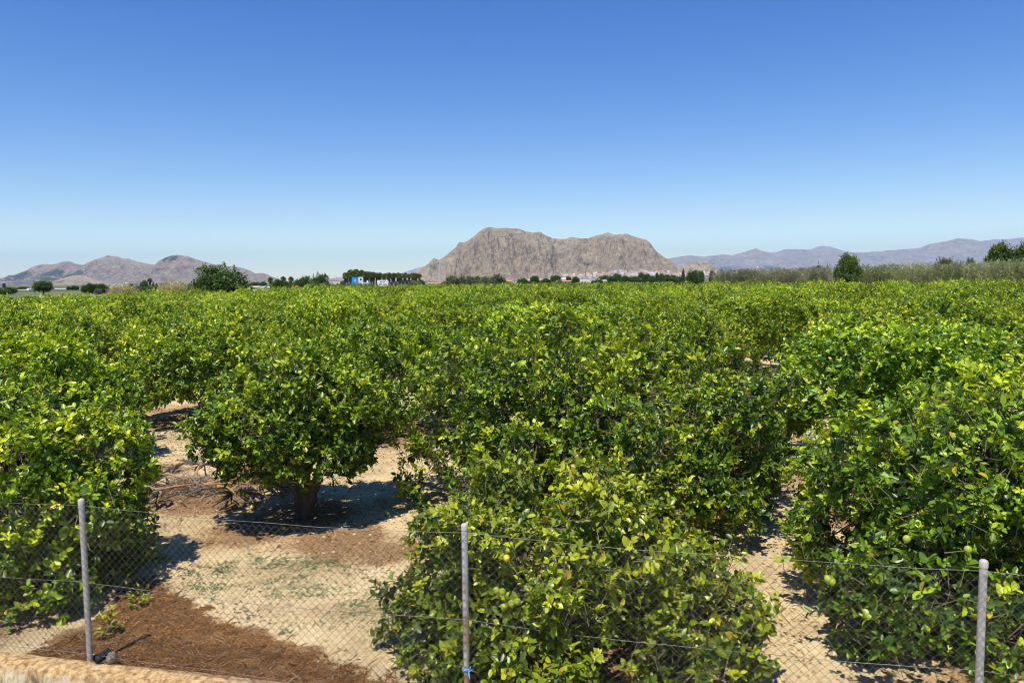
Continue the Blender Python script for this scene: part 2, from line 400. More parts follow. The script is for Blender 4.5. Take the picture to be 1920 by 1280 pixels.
i, j = np.meshgrid(np.arange(nu - 1), np.arange(nv - 1), indexing='ij')
mb.add(np.stack([gx, gy, gz], -1).reshape(-1, 3), quads=np.stack([i * nv + j, (i + 1) * nv + j, (i + 1) * nv + j + 1, i * nv + j + 1], -1).reshape(-1, 4), col=cov.reshape(-1, 3))
tag(link('ground', mb.mesh('ground', M['soil'], True, 'cover')), kind='structure')
# the lower path on the camera's side of the wall
mb = MB(); mb.add([(*uv(-30000, -20000), -0.7), (*uv(30000, -20000), -0.7), (*uv(30000, 4.6), -0.7), (*uv(-30000, 4.6), -0.7)], quads=[(0, 1, 2, 3)])
tag(link('path', mb.mesh('path', M['concrete'])), kind='structure')

# ------------------------------------------------------------------ mountains
def mountain(name, label, sil, dist, front, back, nx, ny, mat, seed, base_z=0.0, spur=0.3, rough=0.09, fx=260.0, green_spots=(), gbase=0.0, skirt=0.0, cat='mountain'):
    sil = sorted(sil)
    pxs = np.linspace(sil[0][0], sil[-1][0], nx)
    pys = np.interp(pxs, [s[0] for s in sil], [s[1] for s in sil])
    X = np.array([place(p, dist)[0] for p in pxs]); H = np.array([height_at(p, q, dist) for p, q in zip(pxs, pys)])
    H = H + 0.012 * (H.max()) * fbm(X / (fx * 0.22), X * 0 + 3.3, seed + 3, 4) * np.clip((H - base_z) / (0.2 * H.max()), 0, 1)
    H = np.maximum(H, base_z + 1)
    t = np.concatenate([np.linspace(0, 1, ny) ** 0.9, 1 + np.linspace(0.06, 1, 14)])      # 0 foot, 1 ridge, 2 back foot
    XX, TT = np.meshgrid(X, t, indexing='ij'); HH = np.repeat(H[:, None], len(t), 1)
    fr = front * (0.72 + 0.5 * (0.5 + fbm(XX / (fx * 2.2), TT * 0.4, seed, 3))) * (0.35 + 0.65 * np.clip(HH / H.max(), 0, 1))
    wob = 0.12 * front * fbm(XX / (fx * 2), XX * 0 + 9.1, seed + 1, 3)
    YY = np.where(TT <= 1, dist + wob - fr * (1 - TT), dist + wob + back * (TT - 1))
    s = np.clip(TT, 0, 1)
    n1 = ridged(XX / fx + 0.35 * fbm(YY / (fx * 1.3), XX / fx, seed + 5, 3), YY / (fx * 2.0), seed + 7, 6)
    n1 = 0.48 * n1 + 0.52 * ridged(XX / (fx * 2.6) + 0.5 * fbm(YY / (fx * 3), XX / (fx * 2), seed + 15, 2), YY / (fx * 4.0), seed + 19, 3)
    n2 = fbm(XX / (fx * 0.3), YY / (fx * 0.5), seed + 9, 6, 0.6)
    env = np.clip(s * (1 - s) * 4, 0, 1) ** 0.8
    s2 = np.clip(s + spur * (n1 - 0.62) * env, 0, 1)
    shp = 0.42 * s2 + 0.58 * s2 ** 1.9
    shp = shp + rough * n2 * env
    shp = np.minimum(shp, 0.985 - 0.25 * np.clip(0.9 - s, 0, 1)) * (s < 1) + (s >= 1)
    Z = base_z + (HH - base_z) * np.clip(shp, 0, 1)
    bk = TT > 1
    Z = np.where(bk, base_z + (HH - base_z) * np.clip(2 - TT, 0, 1) ** 1.3, Z)
    if skirt: Z = Z + skirt * np.clip(1 - s, 0, 1) * 0
    cov = np.zeros(XX.shape + (3,), np.float32)
    lowg = gbase * (1 - s) ** 1.2
    cov[..., 0] = lowg + 1.1 * np.clip(0.60 - n1, 0, 0.45)  # gully scrub, laid on thicker to darken the folds like shade
    for (gpx, gpy, rx, ry, a) in green_spots:
        sx, _ = place(gpx, dist); rr = rx / F_PX * dist
        zz = height_at(gpx, gpy, dist * 0.95); rz = ry / F_PX * dist
        cov[..., 0] += a * np.exp(-((XX - sx) / rr) ** 2 - ((Z - zz) / rz) ** 2)
    a_, b_ = XX.shape; i, j = np.meshgrid(np.arange(a_ - 1), np.arange(b_ - 1), indexing='ij')
    mb = MB(); mb.add(np.stack([XX, YY, Z - 1.0], -1).reshape(-1, 3), quads=np.stack([i * b_ + j, (i + 1) * b_ + j, (i + 1) * b_ + j + 1, i * b_ + j + 1], -1).reshape(-1, 4), col=cov.reshape(-1, 3))
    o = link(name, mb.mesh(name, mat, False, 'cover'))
    tag(o, label, cat, kind='structure')
    def hz(x, y):
        a = int(np.clip(np.searchsorted(X, x), 0, len(X) - 1)); return float(np.interp(y, YY[a], Z[a])) - 1.0
    return hz
S3 = lambda pts: [(760 + x / 3.097, 400 + y / 3.097) for x, y in pts]
S1 = lambda pts: [(x / 4.0, 440 + y / 4.0) for x, y in pts]
S4 = lambda pts: [(1240 + x / 2.8235, 420 + y / 2.8235) for x, y in pts]
main_sil = S3([(10, 400), (60, 335), (100, 315), (140, 285), (165, 258), (200, 268), (260, 225), (300, 195), (318, 165), (345, 170), (380, 150), (410, 125), (450, 90), (490, 75), (530, 84), (600, 85), (660, 88), (700, 105), (740, 112), (785, 110), (810, 125), (860, 147), (905, 148), (930, 150), (965, 137), (1010, 145), (1060, 145), (1110, 127), (1150, 120), (1180, 108), (1212, 122), (1240, 120), (1285, 117), (1340, 137), (1395, 150), (1420, 170), (1450, 215), (1490, 245), (1530, 270), (1580, 300), (1620, 325), (1660, 380)])
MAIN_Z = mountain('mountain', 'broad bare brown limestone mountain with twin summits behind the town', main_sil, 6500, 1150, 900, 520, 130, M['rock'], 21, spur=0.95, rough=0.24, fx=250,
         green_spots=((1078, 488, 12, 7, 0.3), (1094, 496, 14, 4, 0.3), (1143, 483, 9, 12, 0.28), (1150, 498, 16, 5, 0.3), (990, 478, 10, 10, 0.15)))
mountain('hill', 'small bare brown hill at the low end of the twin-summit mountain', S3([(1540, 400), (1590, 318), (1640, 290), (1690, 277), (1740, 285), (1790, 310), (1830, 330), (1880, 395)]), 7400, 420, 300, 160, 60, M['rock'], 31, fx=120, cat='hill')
left_sil = [(-160, 545), (-120, 530), (-60, 532)] + S1([(0, 340), (80, 320), (160, 300), (230, 255), (300, 225), (340, 220), (380, 225), (440, 220), (490, 203), (530, 197), (570, 215), (640, 230), (660, 208), (700, 190), (760, 170), (800, 153), (850, 160), (890, 165), (920, 180), (970, 180), (1030, 197), (1100, 212), (1190, 228), (1300, 260)])
mountain('mountain', 'jagged grey mountain range rising behind the white greenhouses', left_sil, 10500, 1700, 900, 420, 90, M['rock_left'], 41, fx=330, spur=0.5, rough=0.13, gbase=0.32,
         green_spots=((190, 515, 24, 10, 0.35), (60, 515, 30, 10, 0.25), (170, 495, 20, 6, 0.25)))
mountain('mountain', 'bare grey-brown peak with a steep cliff beside the round dark tree', S1([(1100, 330), (1160, 262), (1190, 222), (1200, 195), (1250, 175), (1300, 155), (1340, 152), (1420, 160), (1470, 180), (1530, 200), (1600, 220), (1680, 232), (1780, 240), (1860, 265), (1920, 290)]) + [(492, 511.5), (502, 514), (516, 521), (530, 527), (545, 534)],
         9000, 1250, 800, 300, 90, M['rock_left'], 47, fx=300, spur=0.45, rough=0.11, gbase=0.12)
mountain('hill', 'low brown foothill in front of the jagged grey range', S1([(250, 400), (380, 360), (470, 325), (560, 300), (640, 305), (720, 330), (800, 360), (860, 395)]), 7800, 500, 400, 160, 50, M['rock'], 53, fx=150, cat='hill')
far_sil = S4([(-160, 235), (-60, 205), (40, 180), (150, 165), (230, 172), (330, 160), (370, 165), (430, 150), (480, 135), (500, 127), (530, 140), (580, 150), (640, 150), (760, 150), (900, 150), (1060, 152), (1130, 145), (1200, 140), (1300, 132), (1380, 125), (1420, 105), (1500, 90), (1560, 76), (1640, 80), (1700, 92), (1750, 92), (1830, 88), (1920, 84)]) + [(2000, 452), (2120, 470), (2240, 500)]
mountain('mountain', 'long pale blue-grey mountain chain on the horizon behind the reeds', far_sil, 23000, 5200, 2500, 560, 80, M['rock_far'], 61, fx=900, spur=0.3, rough=0.09, gbase=0.42)
mountain('mountain', 'fainter ridge showing above the pale mountain chain', S4([(520, 190), (600, 150), (660, 133), (780, 135), (820, 118), (850, 115), (900, 122), (960, 140), (1080, 170), (1300, 175), (1560, 120), (1650, 95), (1750, 82), (1830, 80), (1920, 70)]) + [(1990, 440), (2100, 460), (2200, 500)], 31000, 4000, 2500, 300, 40, M['rock_far'], 67, fx=1200)
mountain('hill', 'faint blue hills on the horizon behind the palm row', [(560, 530), (600, 524), (640, 520), (665, 521), (700, 524), (740, 516), (765, 508), (790, 500), (820, 500), (860, 512), (900, 526)], 26000, 2500, 2000, 220, 30, M['rock_far'], 71, fx=700, cat='hill')

# ------------------------------------------------------------------ foliage
def leaves(mb, P, A, Nn, L, Wd, col, detail, curl=0.16, fold=0.22, mi=0):
    n = len(P); A = unit(A); Nn = Nn - A * np.sum(A * Nn, 1, keepdims=True); Nn = unit(Nn); S = np.cross(A, Nn)
    L = L[:, None]; Wd = Wd[:, None]
    def pt(s, w, lift): return P + A * L * s + S * Wd * w + Nn * (Wd * lift * abs(w) * 2 - L * curl * s * s)
    idx = np.arange(n)[:, None]
    if detail == 2:
        V = np.stack([pt(0, 0, 0), pt(.3, -.43, fold), pt(.3, 0, 0), pt(.3, .43, fold), pt(.72, -.41, fold), pt(.72, 0, 0), pt(.72, .41, fold), pt(1, 0, 0)], 1)
        t = np.array([(0, 2, 1), (0, 3, 2), (4, 5, 7), (5, 6, 7)]); q = np.array([(1, 2, 5, 4), (2, 3, 6, 5)]); k = 8
    elif detail == 1:
        V = np.stack([pt(0, 0, 0), pt(.3, .46, fold), pt(.74, .41, fold), pt(1, 0, 0), pt(.74, -.41, fold), pt(.3, -.46, fold)], 1)
        t = None; q = np.array([(0, 1, 2, 3), (0, 3, 4, 5)]); k = 6
    else:
        V = np.stack([pt(0, 0, 0), pt(.5, .5, fold), pt(1, 0, 0), pt(.5, -.5, fold)], 1)
        t = np.array([(0, 1, 2), (0, 2, 3)]); q = None; k = 4
    base = (np.arange(n) * k)[:, None, None]
    mb.add(V.reshape(-1, 3), tris=None if t is None else (base + t[None]).reshape(-1, 3), quads=None if q is None else (base + q[None]).reshape(-1, 4), mi=mi, col=np.repeat(col, k, 0))

def rand_dirs(rng, n): return unit(rng.standard_normal((n, 3)))

def lemon_crown(rng, R, H, zlow, nshoot, lps, llen, detail, lump_r=(0.26, 0.5), nl=None, young=0.42, yellow=0.015, twigs=True, dens_in=0.12, aspect=(1, 1), olive=0.0, tone=1.0, pal=None, skirt=0.6, ring=0, ringz=(0.22, 0.6), ringr=(0.72, 0.92), cl=6):
    """lumpy dome of leafy shoots; returns leaf builder, twig builder and lump centres"""
    nl = nl or int(34 * (R / 1.6) ** 1.3)
    zc = zlow + (H - zlow) * 0.42
    d = rand_dirs(rng, nl * 3); d = d[d[:, 2] > -0.75][:nl]; nl = len(d)
    lr = rng.uniform(*lump_r, nl) * (R / 1.7) ** 0.5
    er = rng.uniform(0.74, 1.12, nl)
    hzf = np.maximum(np.hypot(d[:, 0], d[:, 1]), 0.25) ** (-skirt)
    hzf = np.where(d[:, 2] < 0.15, hzf, np.maximum(hzf * 0.0 + 1.0, 1.0))
    up_ = np.where(d[:, 2] > 0, H - zc, zc - zlow)
    ctr = np.stack([d[:, 0] * hzf * (R * er - lr) * aspect[0], d[:, 1] * hzf * (R * er - lr) * aspect[1], zc + d[:, 2] * np.maximum(up_ * er - lr * 0.8, 0.05)], 1)
    # filling lumps
    nf = nl // 2
    fd = rand_dirs(rng, nf) * rng.uniform(0.2, 0.62, (nf, 1))
    fc = np.stack([fd[:, 0] * R * aspect[0], fd[:, 1] * R * aspect[1], zc + fd[:, 2] * (H - zlow) * 0.45], 1)
    ctr = np.vstack([ctr, fc]); lr = np.concatenate([lr, rng.uniform(0.3, 0.5, nf) * (R / 1.7) ** 0.5])
    if ring:                                   # low skirt that reaches the soil
        ra = np.arange(ring) * 6.283 / ring + rng.normal(0, 0.15, ring); rq = R * rng.uniform(*ringr, ring); rl = rng.uniform(0.26, 0.4, ring)
        ctr = np.vstack([ctr, np.stack([rq * np.cos(ra) * aspect[0], rq * np.sin(ra) * aspect[1], rng.uniform(*ringz, ring)], 1)]); lr = np.concatenate([lr, rl])
    w = lr ** 2; w[nl:nl + nf] *= 0.55; w /= w.sum()
    n = int(nshoot * 1.6 / cl); li = rng.choice(len(ctr), n, p=w)
    dd = rand_dirs(rng, n); out = unit(ctr[li] - np.array([0, 0, zc - 0.25])); dd = unit(dd + 0.55 * out)
    rr = lr[li] * np.where(rng.random(n) < dens_in, rng.uniform(0.2, 0.8, n), np.where(rng.random(n) < 0.09, rng.uniform(1.1, 1.38, n), rng.uniform(0.76, 1.12, n)))
    P = ctr[li] + dd * rr[:, None] * np.array([1.05, 1.05, 0.95])
    # drop shoots that are deep inside other lumps
    inside = np.zeros(n)
    for k in range(len(ctr)):
        inside += (np.linalg.norm(P - ctr[k], axis=1) < lr[k] * 0.72)
    keep = (inside - (rr < lr[li] * 0.72) < 1) | (rng.random(n) < 0.16)
    keep &= P[:, 2] > max(zlow * 0.7, 0.04)
    lumpyoung = rng.random(len(ctr)); ns = nshoot // cl
    ly = np.repeat(lumpyoung[li[keep][:ns]] * 0.5 + 0.5 * rng.random(len(li[keep][:ns])), cl)
    sg = llen * 1.1
    P = np.repeat(P[keep][:ns], cl, 0); dd = np.repeat(dd[keep][:ns], cl, 0); n = len(P)
    off_ = rng.normal(0, 1, (n, 3)) * sg; off_ -= 0.45 * dd * np.sum(off_ * dd, 1, keepdims=True); P = P + off_; dd = unit(dd + off_ / sg * 0.28)
    ax = unit(0.75 * dd + np.array([0, 0, 0.45]) + 0.5 * rng.standard_normal((n, 3)))
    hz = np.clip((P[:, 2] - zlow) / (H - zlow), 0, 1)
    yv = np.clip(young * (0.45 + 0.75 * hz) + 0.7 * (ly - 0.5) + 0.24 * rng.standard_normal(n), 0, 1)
    sl = rng.uniform(0.55, 1.35, n) * llen * 1.5
    mb = MB()
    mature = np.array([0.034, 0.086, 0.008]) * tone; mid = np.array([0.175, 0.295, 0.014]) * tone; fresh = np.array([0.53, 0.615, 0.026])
    if pal: mature, mid, fresh = [np.array(c_) for c_ in pal]
    yel = np.array([0.52, 0.42, 0.03]); drab = np.array([0.24, 0.23, 0.07])
    side = unit(np.cross(ax, rand_dirs(rng, n))); side2 = np.cross(ax, side)
    for k in range(lps):
        f = (k + 0.6) / lps
        th = k * 2.4 + rng.uniform(0, 6.28, n) * 0.25
        rad = side * np.cos(th)[:, None] + side2 * np.sin(th)[:, None]
        spread = 1.25 - 0.75 * f
        la = unit(ax * (1.0 - 0.35 * spread) + rad * spread + 0.22 * rng.standard_normal((n, 3)) + np.array([0, 0, -0.12 * (1 - f)]))
        base = P + ax * (sl * (f - 0.7))[:, None]
        nn = unit(ax * 0.8 + np.array([0, 0, 0.75]) + 0.5 * rng.standard_normal((n, 3)) - rad * 0.15)
        L = llen * rng.uniform(0.5, 1.38, n) * (1.08 - 0.35 * f)
        W = L * rng.uniform(0.52, 0.7, n)
        yy = np.clip(yv + 0.25 * (f - 0.5) + 0.1 * rng.standard_normal(n), 0, 1)[:, None]
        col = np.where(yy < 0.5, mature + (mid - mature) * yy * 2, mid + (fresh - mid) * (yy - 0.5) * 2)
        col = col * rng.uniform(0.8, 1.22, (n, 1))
        if olive: col = col * (1 - olive) + drab * olive * rng.uniform(0.7, 1.5, (n, 1))
        yl = rng.random(n) < yellow
        col = np.where(yl[:, None], yel * rng.uniform(0.6, 1.1, (n, 1)), col)
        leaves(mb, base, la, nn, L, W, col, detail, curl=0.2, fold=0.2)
    tw = MB()
    if twigs:
        q0 = P - ax * (sl * 0.9 + 0.10)[:, None]; q1 = P + ax * (sl * 0.3)[:, None]
        r0 = 0.0035; r1 = 0.0018
        ring = np.array([0, 2.094, 4.189])
        V = np.concatenate([q0[:, None] + r0 * (np.cos(ring)[None, :, None] * side[:, None] + np.sin(ring)[None, :, None] * side2[:, None]),
                            q1[:, None] + r1 * (np.cos(ring)[None, :, None] * side[:, None] + np.sin(ring)[None, :, None] * side2[:, None])], 1)
        b_ = (np.arange(n) * 6)[:, None, None]
        tw.add(V.reshape(-1, 3), quads=(b_ + np.array([(0, 1, 4, 3), (1, 2, 5, 4), (2, 0, 3, 5)])[None]).reshape(-1, 4))
    return mb, tw, ctr, lr

def bezier(p0, p1, p2, n=6):
    t = np.linspace(0, 1, n)[:, None]
    return (1 - t) ** 2 * np.asarray(p0) + 2 * t * (1 - t) * np.asarray(p1) + t * t * np.asarray(p2)

def lemon_trunk(rng, ctr, H, rad=0.11, fork=0.45, limbs=5, sides=7):
    mb = MB()
    top = np.array([rng.normal(0, .04), rng.normal(0, .04), fork])
    pts = np.array([(0, 0, -0.06), (0.01, 0, 0.03), (0.02, 0.01, fork * 0.5), top])
    mb.tube(pts, [rad * 1.45, rad * 1.2, rad * 0.95, rad], sides + 2, jit=0.05, rng=rng, cap=False)
    ang = rng.uniform(0, 6.28); ends = []
    for k in range(limbs):
        a = ang + k * 6.283 / limbs + rng.normal(0, .25)
        tgt = np.array([math.cos(a), math.sin(a), 0]) * rng.uniform(0.4, 0.75) * 1.1 + np.array([0, 0, fork + (H - fork) * rng.uniform(0.3, 0.55)])
        midp = top + np.array([math.cos(a) * 0.25, math.sin(a) * 0.25, 0.22])
        pts = bezier(top - np.array([0, 0, .08]), midp, tgt, 6)
        mb.tube(pts, np.linspace(rad * 0.55, rad * 0.24, 6), sides, jit=0.05, rng=rng); ends.append(tgt)
    ends = np.array(ends)
    for c in ctr:
        e = ends[np.argmin(np.linalg.norm(ends - c, axis=1))]
        mb.tube(bezier(e, e + (c - e) * 0.5 + np.array([0, 0, 0.1]) + 0.08 * rng.standard_normal(3), c, 5), np.linspace(rad * 0.19, 0.005, 5), 4, jit=0.05, rng=rng)
    return mb

def lemon_fruit_mesh(name, mat, r=0.03):
    mb = MB(); n, m = 10, 8; V = []
    prof = [(0.0, -1.28), (0.16, -1.2), (0.3, -1.02), (0.72, -0.72), (0.97, -0.2), (0.98, 0.25), (0.75, 0.72), (0.35, 1.0), (0.12, 1.08)]
    pts = []; V = []
    for (rr, z) in prof:
        for k in range(n):
            a = k * 6.283 / n; V.append((rr * r * math.cos(a), rr * r * math.sin(a), z * r))
    q = [(i * n + k, i * n + (k + 1) % n, (i + 1) * n + (k + 1) % n, (i + 1) * n + k) for i in range(len(prof) - 1) for k in range(n)]
    mb.add(V, quads=q)
    mb.tube([(0, 0, 1.05 * r), (0.002, 0, 1.5 * r), (0.006, 0.002, 2.2 * r)], [0.0025, 0.002, 0.0018], 4)
    return mb.mesh(name, mat, True)
ME_LG = lemon_fruit_mesh('lemon_green', M['lemon_green']); ME_LY = lemon_fruit_mesh('lemon_yellow', M['lemon_yellow'], 0.031)

GROUP = 'lemon trees of the orchard'
def near_tree(key, label, seed, nshoot, lps, llen, detail, rad=0.11, fork=0.42, custom_trunk=None, **kw):
    x, y, R, H, zl = TREES[key]; rng = np.random.default_rng(seed)
    t = empty('lemon_tree', (x, y, 0)); tag(t, label, 'tree', GROUP)
    lf, tw, ctr, lr = lemon_crown(rng, R, H, zl, nshoot, lps, llen, detail, **kw)
    link('crown', lf.mesh('crown_' + key, M['lemon_leaf'], True, 'leaf_col'), t)
    tk = custom_trunk(rng, ctr) if custom_trunk else lemon_trunk(rng, ctr, H, rad, fork)
    trunk = link('trunk', tk.mesh('trunk_' + key, M['bark'], True), t)
    if tw.n:
        o = link('twigs', tw.mesh('twigs_' + key, M['twig']), trunk); o['kind'] = 'stuff'
    return t, ctr, lr

def trunk_A(rng, ctr):
    mb = MB()
    mb.tube([(0, 0, -0.08), (0.0, 0, 0.02), (-0.02, 0, 0.2), (-0.03, 0, 0.42), (0.0, 0.02, 0.62), (0.06, 0.03, 0.85), (0.05, 0.05, 1.15)], [0.2, 0.165, 0.135, 0.125, 0.115, 0.095, 0.06], 12, jit=0.07, rng=rng)
    mb.tube([(0.05, 0.02, 0.1), (0.14, 0.02, 0.3), (0.25, 0.02, 0.48), (0.29, 0.03, 0.68), (0.2, 0.04, 0.9), (0.12, 0.08, 1.2)], [0.1, 0.085, 0.07, 0.062, 0.06, 0.04], 9, jit=0.06, rng=rng)
    mb.tube([(-0.06, -0.05, -0.04), (-0.10, -0.1, 0.12), (-0.115, -0.09, 0.35), (-0.11, -0.05, 0.58)], [0.06, 0.045, 0.035, 0.02], 7, jit=0.06, rng=rng)
    for V in mb.V: V[:, :2] *= 0.74
    ends = np.array([(-0.1, 0.0, 0.95), (0.3, 0.05, 1.0), (0.05, 0.3, 1.2), (0.02, -0.25, 1.05)])
    for e in ends: mb.tube(bezier((0.03, 0.02, 0.7), e * 0.6 + np.array([0, 0, .35]), e, 5), np.linspace(0.07, 0.04, 5), 7, jit=0.05, rng=rng)
    for c in ctr:
        e = ends[np.argmin(np.linalg.norm(ends - c, axis=1))]
        mb.tube(bezier(e, e + (c - e) * 0.5 + np.array([0, 0, 0.06]), c, 5), np.linspace(0.03, 0.007, 5), 4)
    return mb

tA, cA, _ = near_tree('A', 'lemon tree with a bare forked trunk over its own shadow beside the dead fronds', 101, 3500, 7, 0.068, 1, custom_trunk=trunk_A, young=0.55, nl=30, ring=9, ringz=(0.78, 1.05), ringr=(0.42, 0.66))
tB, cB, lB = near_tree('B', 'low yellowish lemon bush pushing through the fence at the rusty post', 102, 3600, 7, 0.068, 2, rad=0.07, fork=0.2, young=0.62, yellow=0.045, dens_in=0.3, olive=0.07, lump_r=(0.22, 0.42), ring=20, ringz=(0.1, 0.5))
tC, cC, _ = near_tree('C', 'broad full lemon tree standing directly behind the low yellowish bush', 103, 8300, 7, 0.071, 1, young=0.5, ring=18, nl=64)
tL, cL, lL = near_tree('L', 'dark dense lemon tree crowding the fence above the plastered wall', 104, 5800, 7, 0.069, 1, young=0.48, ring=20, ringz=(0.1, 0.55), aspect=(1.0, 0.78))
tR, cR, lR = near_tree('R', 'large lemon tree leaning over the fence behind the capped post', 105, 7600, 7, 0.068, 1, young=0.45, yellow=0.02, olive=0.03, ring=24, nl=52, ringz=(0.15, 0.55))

# shared crowns for the rest of the orchard
VAR = []
for k in range(4):
    rng = np.random.default_rng(200 + k)
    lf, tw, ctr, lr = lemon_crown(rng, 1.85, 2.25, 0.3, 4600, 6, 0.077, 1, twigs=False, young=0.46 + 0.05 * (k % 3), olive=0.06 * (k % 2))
    VAR.append((lf.mesh('crown_mid', M['lemon_leaf'], True, 'leaf_col'), lemon_trunk(rng, ctr[:24], 2.25, 0.1, 0.5).mesh('trunk_mid', M['bark'], True)))
FARV = []
for k in range(4):
    rng = np.random.default_rng(300 + k)
    lf, tw, ctr, lr = lemon_crown(rng, 1.95, 2.25, 0.35, 2300, 5, 0.1, 0, twigs=False, young=0.48 + 0.05 * (k % 2), tone=0.95)
    mbx = lf; mbx.tube([(0, 0, -0.05), (0, 0, 0.5), (0.05, 0, 1.0)], [0.13, 0.11, 0.06], 6, mi=1)
    FARV.append(mbx.mesh('lemon_tree_far', [M['lemon_leaf'], M['bark']], True, 'leaf_col'))
MIDLAB = {'D': 'lemon tree shading the bare strip of soil beyond the dead fronds', 'E': 'lemon tree just behind the one with the bare forked trunk',
          'F': 'lemon tree with a dark bare trunk at the far end of the narrow alley', 'G': 'lemon tree bordering the narrow alley, behind the broad full one',
          'H': 'lemon tree bordering the narrow alley, second behind the capped post', 'I': 'lemon tree in the narrow alley just before the dark bare trunk',
          'J': 'lemon tree behind the dark dense one at the plastered wall', 'K': 'lemon tree right behind the large one at the capped post',
          'P': 'small young lemon tree low in the narrow alley',
          'M': 'lemon tree at the picture edge behind the large one at the capped post', 'N': 'lemon tree in the second row behind the broad full one',
          'O': 'lemon tree at the picture edge behind the strip of bare soil'}
rr_ = random.Random(4)
for n_, (key, lab) in enumerate(MIDLAB.items()):
    x, y, R, H, zl = TREES[key]
    t = empty('lemon_tree', (x, y, 0), rr_.uniform(0, 6.28), (R / 1.85, R / 1.85, H / 2.25)); tag(t, lab, 'tree', GROUP)
    cme, tme = VAR[n_ % 4]
    o = link('crown', cme, t)
    if key in 'DEJONG': o.location.z = -0.24; o.scale.z = 1.1
    if key == 'F': o.location.z = 0.42; o.scale.z = 0.82
    link('trunk', tme, t)

# the orchard lattice
def field_limit(px):                       # how far the orchard reaches in that direction
    return float(np.interp(px, [-200, 0, 200, 380, 560, 640, 800, 1000, 1280, 1360, 1560, 1640, 2100], [68, 70, 74, 80, 92, 105, 140, 175, 165, 115, 100, 92, 84]))
spots = []
for a in range(-45, 46):
    for b in range(0, 60):
        u = a * 3.75 + 1.2 + rr_.gauss(0, 0.22); v = 15.5 + b * 3.45 + rr_.gauss(0, 0.25)
        x, y = uv(u, v)
        d = math.hypot(x, y)
        if y < 12: continue
        px = 960 + F_PX * x / y
        if px < -190 or px > 2110 or d > field_limit(px): continue
        if any(math.hypot(x - q[0], y - q[1]) < 2.75 for q in TREES.values()): continue
        if 0.285 < x / y < 0.40 and d < 27 : continue
        if d < 20 and -6.0 < x < -3.4 and y < 16.5: continue
        spots.append((d, x, y, px))
spots.sort()
LAB_MID = 'round lemon tree within the closed rows of the orchard'
n_obj = 0; rest = []
for (d, x, y, px) in spots:
    if n_obj < 283:
        s = rr_.uniform(0.9, 1.12) * (0.96 if d < 30 else 1.0); hz = rr_.uniform(0.84, 1.09) * (1.0 if d < 40 else 1.02) * (0.94 if px < 420 else 1.0)
        if d < 34:
            t = empty('lemon_tree', (x, y, 0), rr_.uniform(0, 6.28), (s, s, hz)); cme, tme = VAR[rr_.randrange(4)]
            link('crown', cme, t); link('trunk', tme, t)
        else:
            t = link('lemon_tree', FARV[rr_.randrange(4)], None, (x, y, 0)); t.rotation_euler = (0, 0, rr_.uniform(0, 6.28)); t.scale = (s, s, hz)
        tag(t, LAB_MID, 'tree', GROUP); n_obj += 1
    else: rest.append((x, y))
print('orchard trees', n_obj, 'rest', len(rest))
if rest:
    rng = np.random.default_rng(77); mb = MB()
    for (x, y) in rest:
        n = 400; d = rand_dirs(rng, n); d[:, 2] = np.abs(d[:, 2]) * 1.0 - 0.1
        lump = 0.86 + 0.2 * np.sin(d[:, 0] * 5 + x) * np.cos(d[:, 1] * 5 + y)
        h = rng.uniform(1.98, 2.36)
        P = np.stack([x + d[:, 0] * 1.95 * lump, y + d[:, 1] * 1.95 * lump, 0.9 + d[:, 2] * (h - 0.9) * lump], 1)
        yv = np.clip(rng.normal(0.5, 0.28, n) + rng.normal(0, 0.1), 0, 1)[:, None]
        col = (np.array([0.035, 0.09, 0.009]) * (1 - yv) + np.array([0.33, 0.44, 0.018]) * yv) * rng.uniform(0.85, 1.15)
        L = rng.uniform(0.2, 0.38, n)
        leaves(mb, P, unit(d + 0.7 * rng.standard_normal((n, 3))), unit(d + np.array([0, 0, .6]) + 0.4 * rng.standard_normal((n, 3))), L, L * 0.75, col, 0)
    o = link('orchard_canopy', mb.mesh('orchard_canopy', M['lemon_leaf'], True, 'leaf_col'))
    tag(o, 'farthest lemon trees running together as one green band', 'orchard', kind='stuff')

